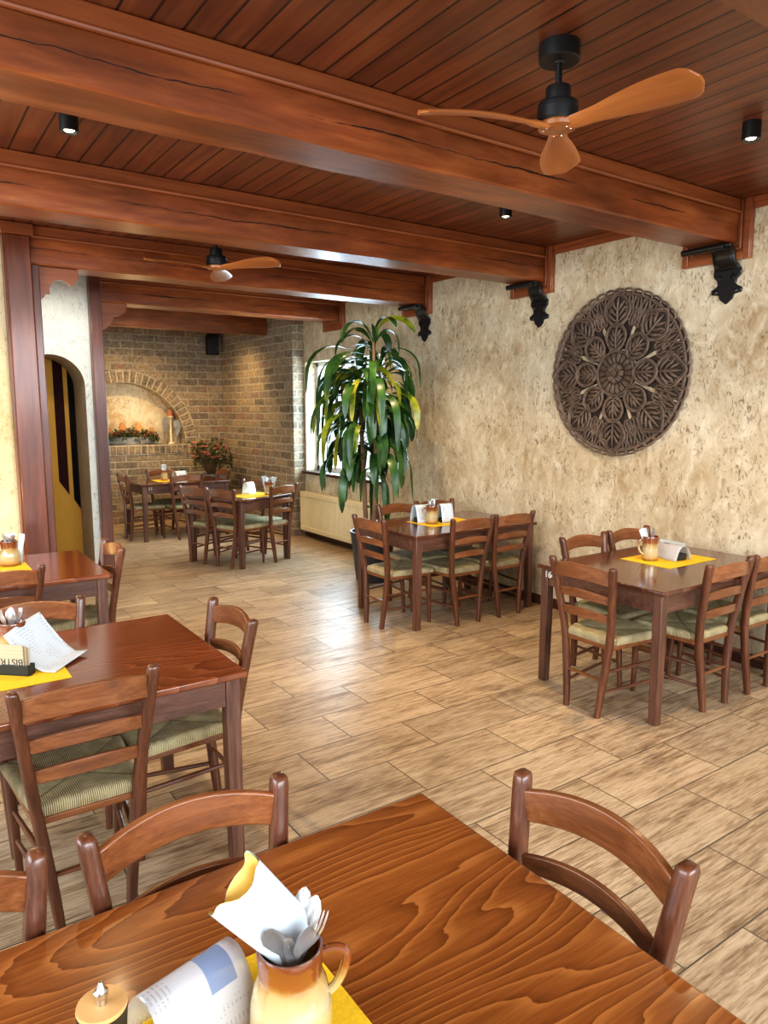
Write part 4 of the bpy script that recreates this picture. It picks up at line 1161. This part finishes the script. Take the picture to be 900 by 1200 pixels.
def leaf(mb, base, az, el, L, W, droop):
    p = Vector(base); d0 = Vector((math.cos(az), math.sin(az), 0)); n = 12
    e = el; pts = []
    for i in range(n+1):
        pts.append((p.copy(), e)); s = i/n
        e2 = e
        p = p+(d0*math.cos(e2)+Vector((0, 0, math.sin(e2))))*(L/n)
        e = max(-1.5, e-droop/n*(.5+2.2*s*(1-s)*2))
    side = Vector((-d0.y, d0.x, 0)); tw = rl.uniform(-1.3, 1.3)
    vs = []; fs = []
    for i, (q_, e_) in enumerate(pts):
        s = i/n; k_ = min(1, max(0, (s-.08)/.45)); k_ = k_*k_*(3-2*k_); w = W*(.16+.84*k_)*(1 if s < .62 else math.sqrt(max(.004, 1-((s-.62)/.385)**2)))
        nrm = Vector((-math.sin(e_)*d0.x, -math.sin(e_)*d0.y, math.cos(e_)))
        sd_ = side*math.cos(tw*s)+nrm*math.sin(tw*s)
        fold = nrm*(.22*w)
        wav = nrm*(.10*w*math.sin(s*9+az*3))
        vs += [tuple(q_-sd_*w+fold+wav), tuple(q_), tuple(q_+sd_*w+fold-wav)]
    for i in range(n):
        a = i*3; fs += [(a, a+1, a+4, a+3), (a+1, a+2, a+5, a+4)]
    mb.add(vs, fs)
for (a, b), (c_, d_), zt in canes:
    for k in range(27 if zt > 1.8 else 22):
        s = rl.random(); z = lerp(max(1.15, zt-.95), zt, s**.8); f = (z-.46)/(zt-.46)
        base = (lerp(a, c_, f), lerp(b, d_, f), z)
        az = rl.uniform(0, 2*PI); top = s > .82
        el = rl.uniform(.6, 1.3) if top else rl.uniform(.15, .9)
        L = rl.uniform(.55, .80) if not top else rl.uniform(.42, .66)
        mb = yl if (rl.random() < .20 and z > 1.45) else gl
        if PX+base[0]+math.cos(az)*L*.8 > 4.60: L = min(L, max(.32, (4.60-PX-base[0])/max(.2, math.cos(az))))
        leaf(mb, base, az, el, L, rl.uniform(.030, .050), rl.uniform(1.9, 2.9))
for k in range(26):
    az = rl.uniform(0, 2*PI); z = rl.uniform(1.35, 2.1)
    L = rl.uniform(.70, .92)
    if math.cos(az) > .2: L = min(L, .5)
    leaf(yl if k % 6 == 0 else gl, (rl.uniform(-.06, .06), rl.uniform(-.06, .06), z), az, rl.uniform(.2, .7), L, rl.uniform(.03, .048), rl.uniform(2.0, 2.7))
for k in range(18):
    az = 2.53+rl.uniform(-.8, .8); z = rl.uniform(1.4, 2.25)
    leaf(yl if k % 7 == 0 else gl, (rl.uniform(-.06, .06), rl.uniform(-.06, .06), z), az, rl.uniform(.3, .8), rl.uniform(.78, .98), rl.uniform(.028, .045), rl.uniform(1.9, 2.5))
for (a, b), (c_, d_), zt in canes[:3]:
    for k in range(9):
        leaf(yl if k == 4 else gl, (c_, d_, zt-.02*k), k*2.4+zt, rl.uniform(1.0, 1.45), rl.uniform(.42, .62), rl.uniform(.028, .042), rl.uniform(1.7, 3.0))
# long hanging lower leaves
for k in range(22):
    az = rl.uniform(0, 2*PI); z = rl.uniform(1.05, 1.5)
    leaf(gl, (rl.uniform(-.05, .05), rl.uniform(-.05, .05), z), az, rl.uniform(-.5, .3), rl.uniform(.45, .65), rl.uniform(.022, .033), 2.6)
gl.build('green_leaves', 'leaf', t, normals=False, angle=80)
yl.build('yellow_leaves', 'leaf_y', t, normals=False, angle=80)
# a few thin dried fronds reaching to the right
df = MB()
for (z, az, L, el) in ((2.25, -.35, .75, .5), (2.2, -.6, .7, .35), (1.35, -.7, .75, .0), (1.9, -.8, .6, .3)):
    leaf(df, (.03, -.02, z), az, el, L, .012, 2.2)
df.build('thin_fronds', 'leaf', t, normals=False, angle=80)

# ------------------------------------------------------------------ niche decoration and bouquet
NB = NZ
t = thing('garland_boat', 'grey stone trough with evergreen garland and red berries in the brick niche', 'garland', (3.10, NY+.13, NB))
MB().loft([[(x*k, y*k2, z) for x, y in ((-.36, 0), (-.28, -.06), (0, -.085), (.28, -.06), (.36, 0), (.28, .06), (0, .085), (-.28, .06))] for k, k2, z in ((.8, .8, 0), (1.05, 1, .05), (1.0, .9, .12))]).build('stone_trough', 'stone', t, angle=60)
gm, bm_ = MB(), MB(); rg = random.Random(5)
for i in range(1300):
    x = rg.uniform(-.41, .41); h = .21*math.sqrt(max(.05, 1-(x/.45)**2))
    b = Vector((x, rg.uniform(-.11, .08), .02+rg.uniform(.2, 1)*h))
    a = rg.uniform(0, 2*PI); e = rg.uniform(-.5, 1.2); d = Vector((math.cos(a)*math.cos(e), math.sin(a)*math.cos(e), math.sin(e)))*rg.uniform(.04, .075)
    s = d.cross(Vector((0, 0, 1))).normalized()*.012
    gm.add([b, b+d*.5+s, b+d, b+d*.5-s], [(0, 1, 2, 3)])
gm.build('evergreen', 'leaf_b', t, smooth=False)
for i in range(20):
    x = rg.uniform(-.38, .38); h = .19*math.sqrt(max(.05, 1-(x/.45)**2)); r = rg.uniform(.010, .016)
    bm_.lathe([(r*math.sin(PI*k/6), r-r*math.cos(PI*k/6)) for k in range(7)], 8, (x, -.085+rg.uniform(-.01, .06), .05+h*rg.uniform(.5, 1)))
bm_.build('red_berries', 'red', t)
for i, (x, z) in enumerate(((2.78, .10), (2.98, .175), (3.22, .18), (3.42, .10))):
    g_ = MB()
    for cx, cz, r in ((0, .155, .035), (0, .09, .042), (-.04, .115, .018), (.04, .115, .018), (-.025, .04, .02), (.025, .04, .02)):
        g_.prism(arc(cx, cz, r, 0, 2*PI*15/16, 15), lambda u, v, w: (u, w, v), -.012, .012)
    o = g_.build('gingerbread_figure', 'ginger', None, bevel=.004); o.location = (x, NY+.10, NB+z-.02)
    tag(o, ('leftmost', 'second from left', 'third from left', 'rightmost')[i]+' gingerbread figure standing in the garland in the niche', 'figure', 'gingerbread figures in the garland')
t = thing('winged_candle_holder', 'candle holder with silver wings and brown candle in the niche', 'candle holder', (3.73, NY+.13, NB))
MB().lathe([(0, 0), (.05, 0), (.052, .01), (.03, .025), (.016, .04), (.022, .06), (.014, .075), (.022, .10), (.014, .12), (.022, .145), (.014, .165), (.022, .19), (.014, .21), (.024, .235), (.018, .26), (.018, .40), (.05, .42), (.055, .435), (0, .435)], 20).build('twisted_stand', 'whitefl', t)
MB().lathe([(0, .435), (.045, .435), (.045, .53), (.04, .535), (0, .532)], 20).build('candle', 'candle', t)
for s in (-1, 1):
    w_ = MB()
    pl = [(.015, .40), (.05, .425), (.09, .42), (.115, .39), (.12, .33), (.11, .27), (.085, .20), (.06, .145), (.05, .19), (.04, .25), (.028, .32), (.018, .37)]
    w_.prism([(s*u, v-(.05 if s > 0 else 0)) for u, v in pl], lambda u, v, w: (u*1.15+s*.012, w-abs(u)*.1, v), -.03, -.018)
    for k in range(5):
        w_.tube([(s*(.03+.016*k), -.034-.003*k, .40-.012*k-(.05 if s > 0 else 0)), (s*(.04+.015*k), -.036-.003*k, .22+.02*k-(.05 if s > 0 else 0))], .005, 6)
    w_.build('wing', 'silver', t, bevel=.003)
t = thing('flower_bouquet', 'large bouquet of salmon and cream flowers in a tall grey planter in the brick corner', 'bouquet', (4.08, 10.55, 0))
MB().loft([[(sx*w, sy*w, z) for sx, sy in ((-1,-1), (1,-1), (1,1), (-1,1))] for w, z in ((.14, 0), (.16, .72), (.16, .76), (.145, .76), (.14, .70))]).build('planter', 'stone', t, bevel=.008)
rb = random.Random(9); fl, pk, wh, sg = MB(), MB(), MB(), MB()
for i in range(110):
    a = rb.uniform(0, 2*PI); r = .30*math.sqrt(rb.random()); h = .76+.10+.50*math.sqrt(max(0, 1-(r/.34)**2))*rb.uniform(.35, 1)
    tip = Vector((r*math.cos(a), r*math.sin(a), h))
    sg.tube([(r*.15*math.cos(a), r*.15*math.sin(a), .72), (r*.6*math.cos(a), r*.6*math.sin(a), .72+(h-.72)*.6), tuple(tip)], .003, 5)
    for k in range(7):
        aa = rb.uniform(0, 2*PI); e = rb.uniform(-.3, 1.3); d = Vector((math.cos(aa)*math.cos(e), math.sin(aa)*math.cos(e), math.sin(e)))*rb.uniform(.05, .09)
        s = d.cross(Vector((0, 0, 1))).normalized()*.017; b = tip-Vector((0, 0, rb.uniform(0, .16)))
        fl.add([b, b+d*.5+s, b+d, b+d*.5-s], [(0, 1, 2, 3)])
    if i % 3 == 0 or i % 5 == 1:
        mb, R0 = (pk, rb.uniform(.036, .055)) if i % 3 == 0 else (wh, rb.uniform(.016, .026))
        tip = tip+Vector((.035*math.cos(a), .035*math.sin(a), .015))
        for ring, n in ((1, 7), (.6, 5)):
            for k in range(n):
                aa = 2*PI*k/n+ring; d = Vector((math.cos(aa), math.sin(aa), .5+.6*(1-ring)))*R0*ring*1.2; s = Vector((-math.sin(aa), math.cos(aa), 0))*R0*.5
                mb.add([tip, tip+d*.6+s, tip+d, tip+d*.6-s], [(0, 1, 2, 3)])
sg.build('stems', 'stem', t); fl.build('leaves', 'leaf_b', t, smooth=False)
pk.build('salmon_blossoms', 'pink', t, smooth=False); wh.build('cream_blossoms', 'whitefl', t, smooth=False)

# ------------------------------------------------------------------ light
def area(name, loc_, target, sx, sy, power, col):
    l = D.lights.new(name, 'AREA'); l.shape = 'RECTANGLE'; l.size = sx; l.size_y = sy; l.energy = power; l.color = col
    o = D.objects.new(name, l); C.objects.link(o); o.location = loc_
    o.rotation_euler = (Vector(target)-Vector(loc_)).to_track_quat('-Z', 'Y').to_euler(); return o
def spotl(name, loc_, target, power, col, size=1.2, blend=.8, rad=.05):
    l = D.lights.new(name, 'SPOT'); l.energy = power; l.color = col; l.spot_size = size; l.spot_blend = blend; l.shadow_soft_size = rad
    o = D.objects.new(name, l); C.objects.link(o); o.location = loc_
    o.rotation_euler = (Vector(target)-Vector(loc_)).to_track_quat('-Z', 'Y').to_euler(); return o
# daylight: big windows behind the camera and on the left, the window in the right wall
area('daylight_front', (1.6, -3.4, 2.6), (2.6, 5, .6), 6.0, 1.6, 330, (.86, .93, 1))
area('daylight_left', (-2.5, 2.2, 2.2), (3, 3.2, .4), 4.5, 1.4, 130, (.88, .94, 1))
area('daylight_window', (5.45, 8.5, 1.55), (4.0, 8.2, 1.1), 4.2, 2.6, 420, (.60, .83, 1))
warm = (1, .74, .42)
for n, (x, y) in enumerate(((3.50, 2.005), (3.523, 3.68), (.815, 3.74), (3.6, 5.4), (.9, 5.3))):
    spotl('spotlight_and_fill', (x, y, 2.97), (x, y, 0), 75, warm, 2.0, 1.0, .03)
for x, y, tx, ty, p in ((3.0, 9.9, 3.0, 11.2, 75), (3.7, 9.9, 4.55, 10.4, 65), (2.6, 8.9, 2.9, 9.9, 45), (4.0, 6.8, 4.0, 6.8, 40), (3.2, 8.2, 3.2, 8.0, 55)):
    spotl('spotlight_and_fill', (x, y, 2.95), (tx, ty, .6 if (tx, ty) != (x, y) else 0), p, (1, .70, .36), 1.9, 1.0, .05)
spotl('spotlight_and_fill', (1.45, 6.75, 2.95), (1.4, 7.75, 1.7), 30, (1, .95, .86), 1.8, 1.0, .08)  # added fill lamp without a fixture, brightens the white arched wall
l = D.lights.new('niche_glow', 'POINT'); l.energy = 5; l.color = (1, .72, .38); l.shadow_soft_size = .08
o = D.objects.new('niche_glow', l); C.objects.link(o); o.location = (3.2, 11.0, 1.55)
l = D.lights.new('bay_lamp', 'POINT'); l.energy = 9; l.color = (1, .68, .3); l.shadow_soft_size = .1
o = D.objects.new('bay_lamp', l); C.objects.link(o); o.location = (.2, 5.9, 1.0)
l = D.lights.new('passage_lamp', 'POINT'); l.energy = 12; l.color = (1, .8, .5); l.shadow_soft_size = .1
o = D.objects.new('passage_lamp', l); C.objects.link(o); o.location = (1.2, 8.5, 2.5)
w = D.worlds.new('world'); bpy.context.scene.world = w; w.use_nodes = True
bg = w.node_tree.nodes['Background']; bg.inputs[0].default_value = (.86, .94, 1, 1); bg.inputs[1].default_value = .85

# ------------------------------------------------------------------ camera
cam = D.cameras.new('camera'); co = D.objects.new('camera', cam); C.objects.link(co)
cam.sensor_fit = 'VERTICAL'; cam.sensor_height = 36; cam.lens = 845/1200*36; cam.clip_start = .05
ya_, pi_ = R(34.6), R(8.05)
co.location = (0, 0, 1.72)
fw = Vector((math.sin(ya_)*math.cos(pi_), math.cos(ya_)*math.cos(pi_), -math.sin(pi_)))
co.rotation_euler = fw.to_track_quat('-Z', 'Y').to_euler()
sc = bpy.context.scene; sc.camera = co
sc.view_settings.view_transform = 'Standard'; sc.view_settings.look = 'None'; sc.view_settings.exposure = 0.5
try: sc.view_settings.look = 'Medium High Contrast'
except Exception: pass
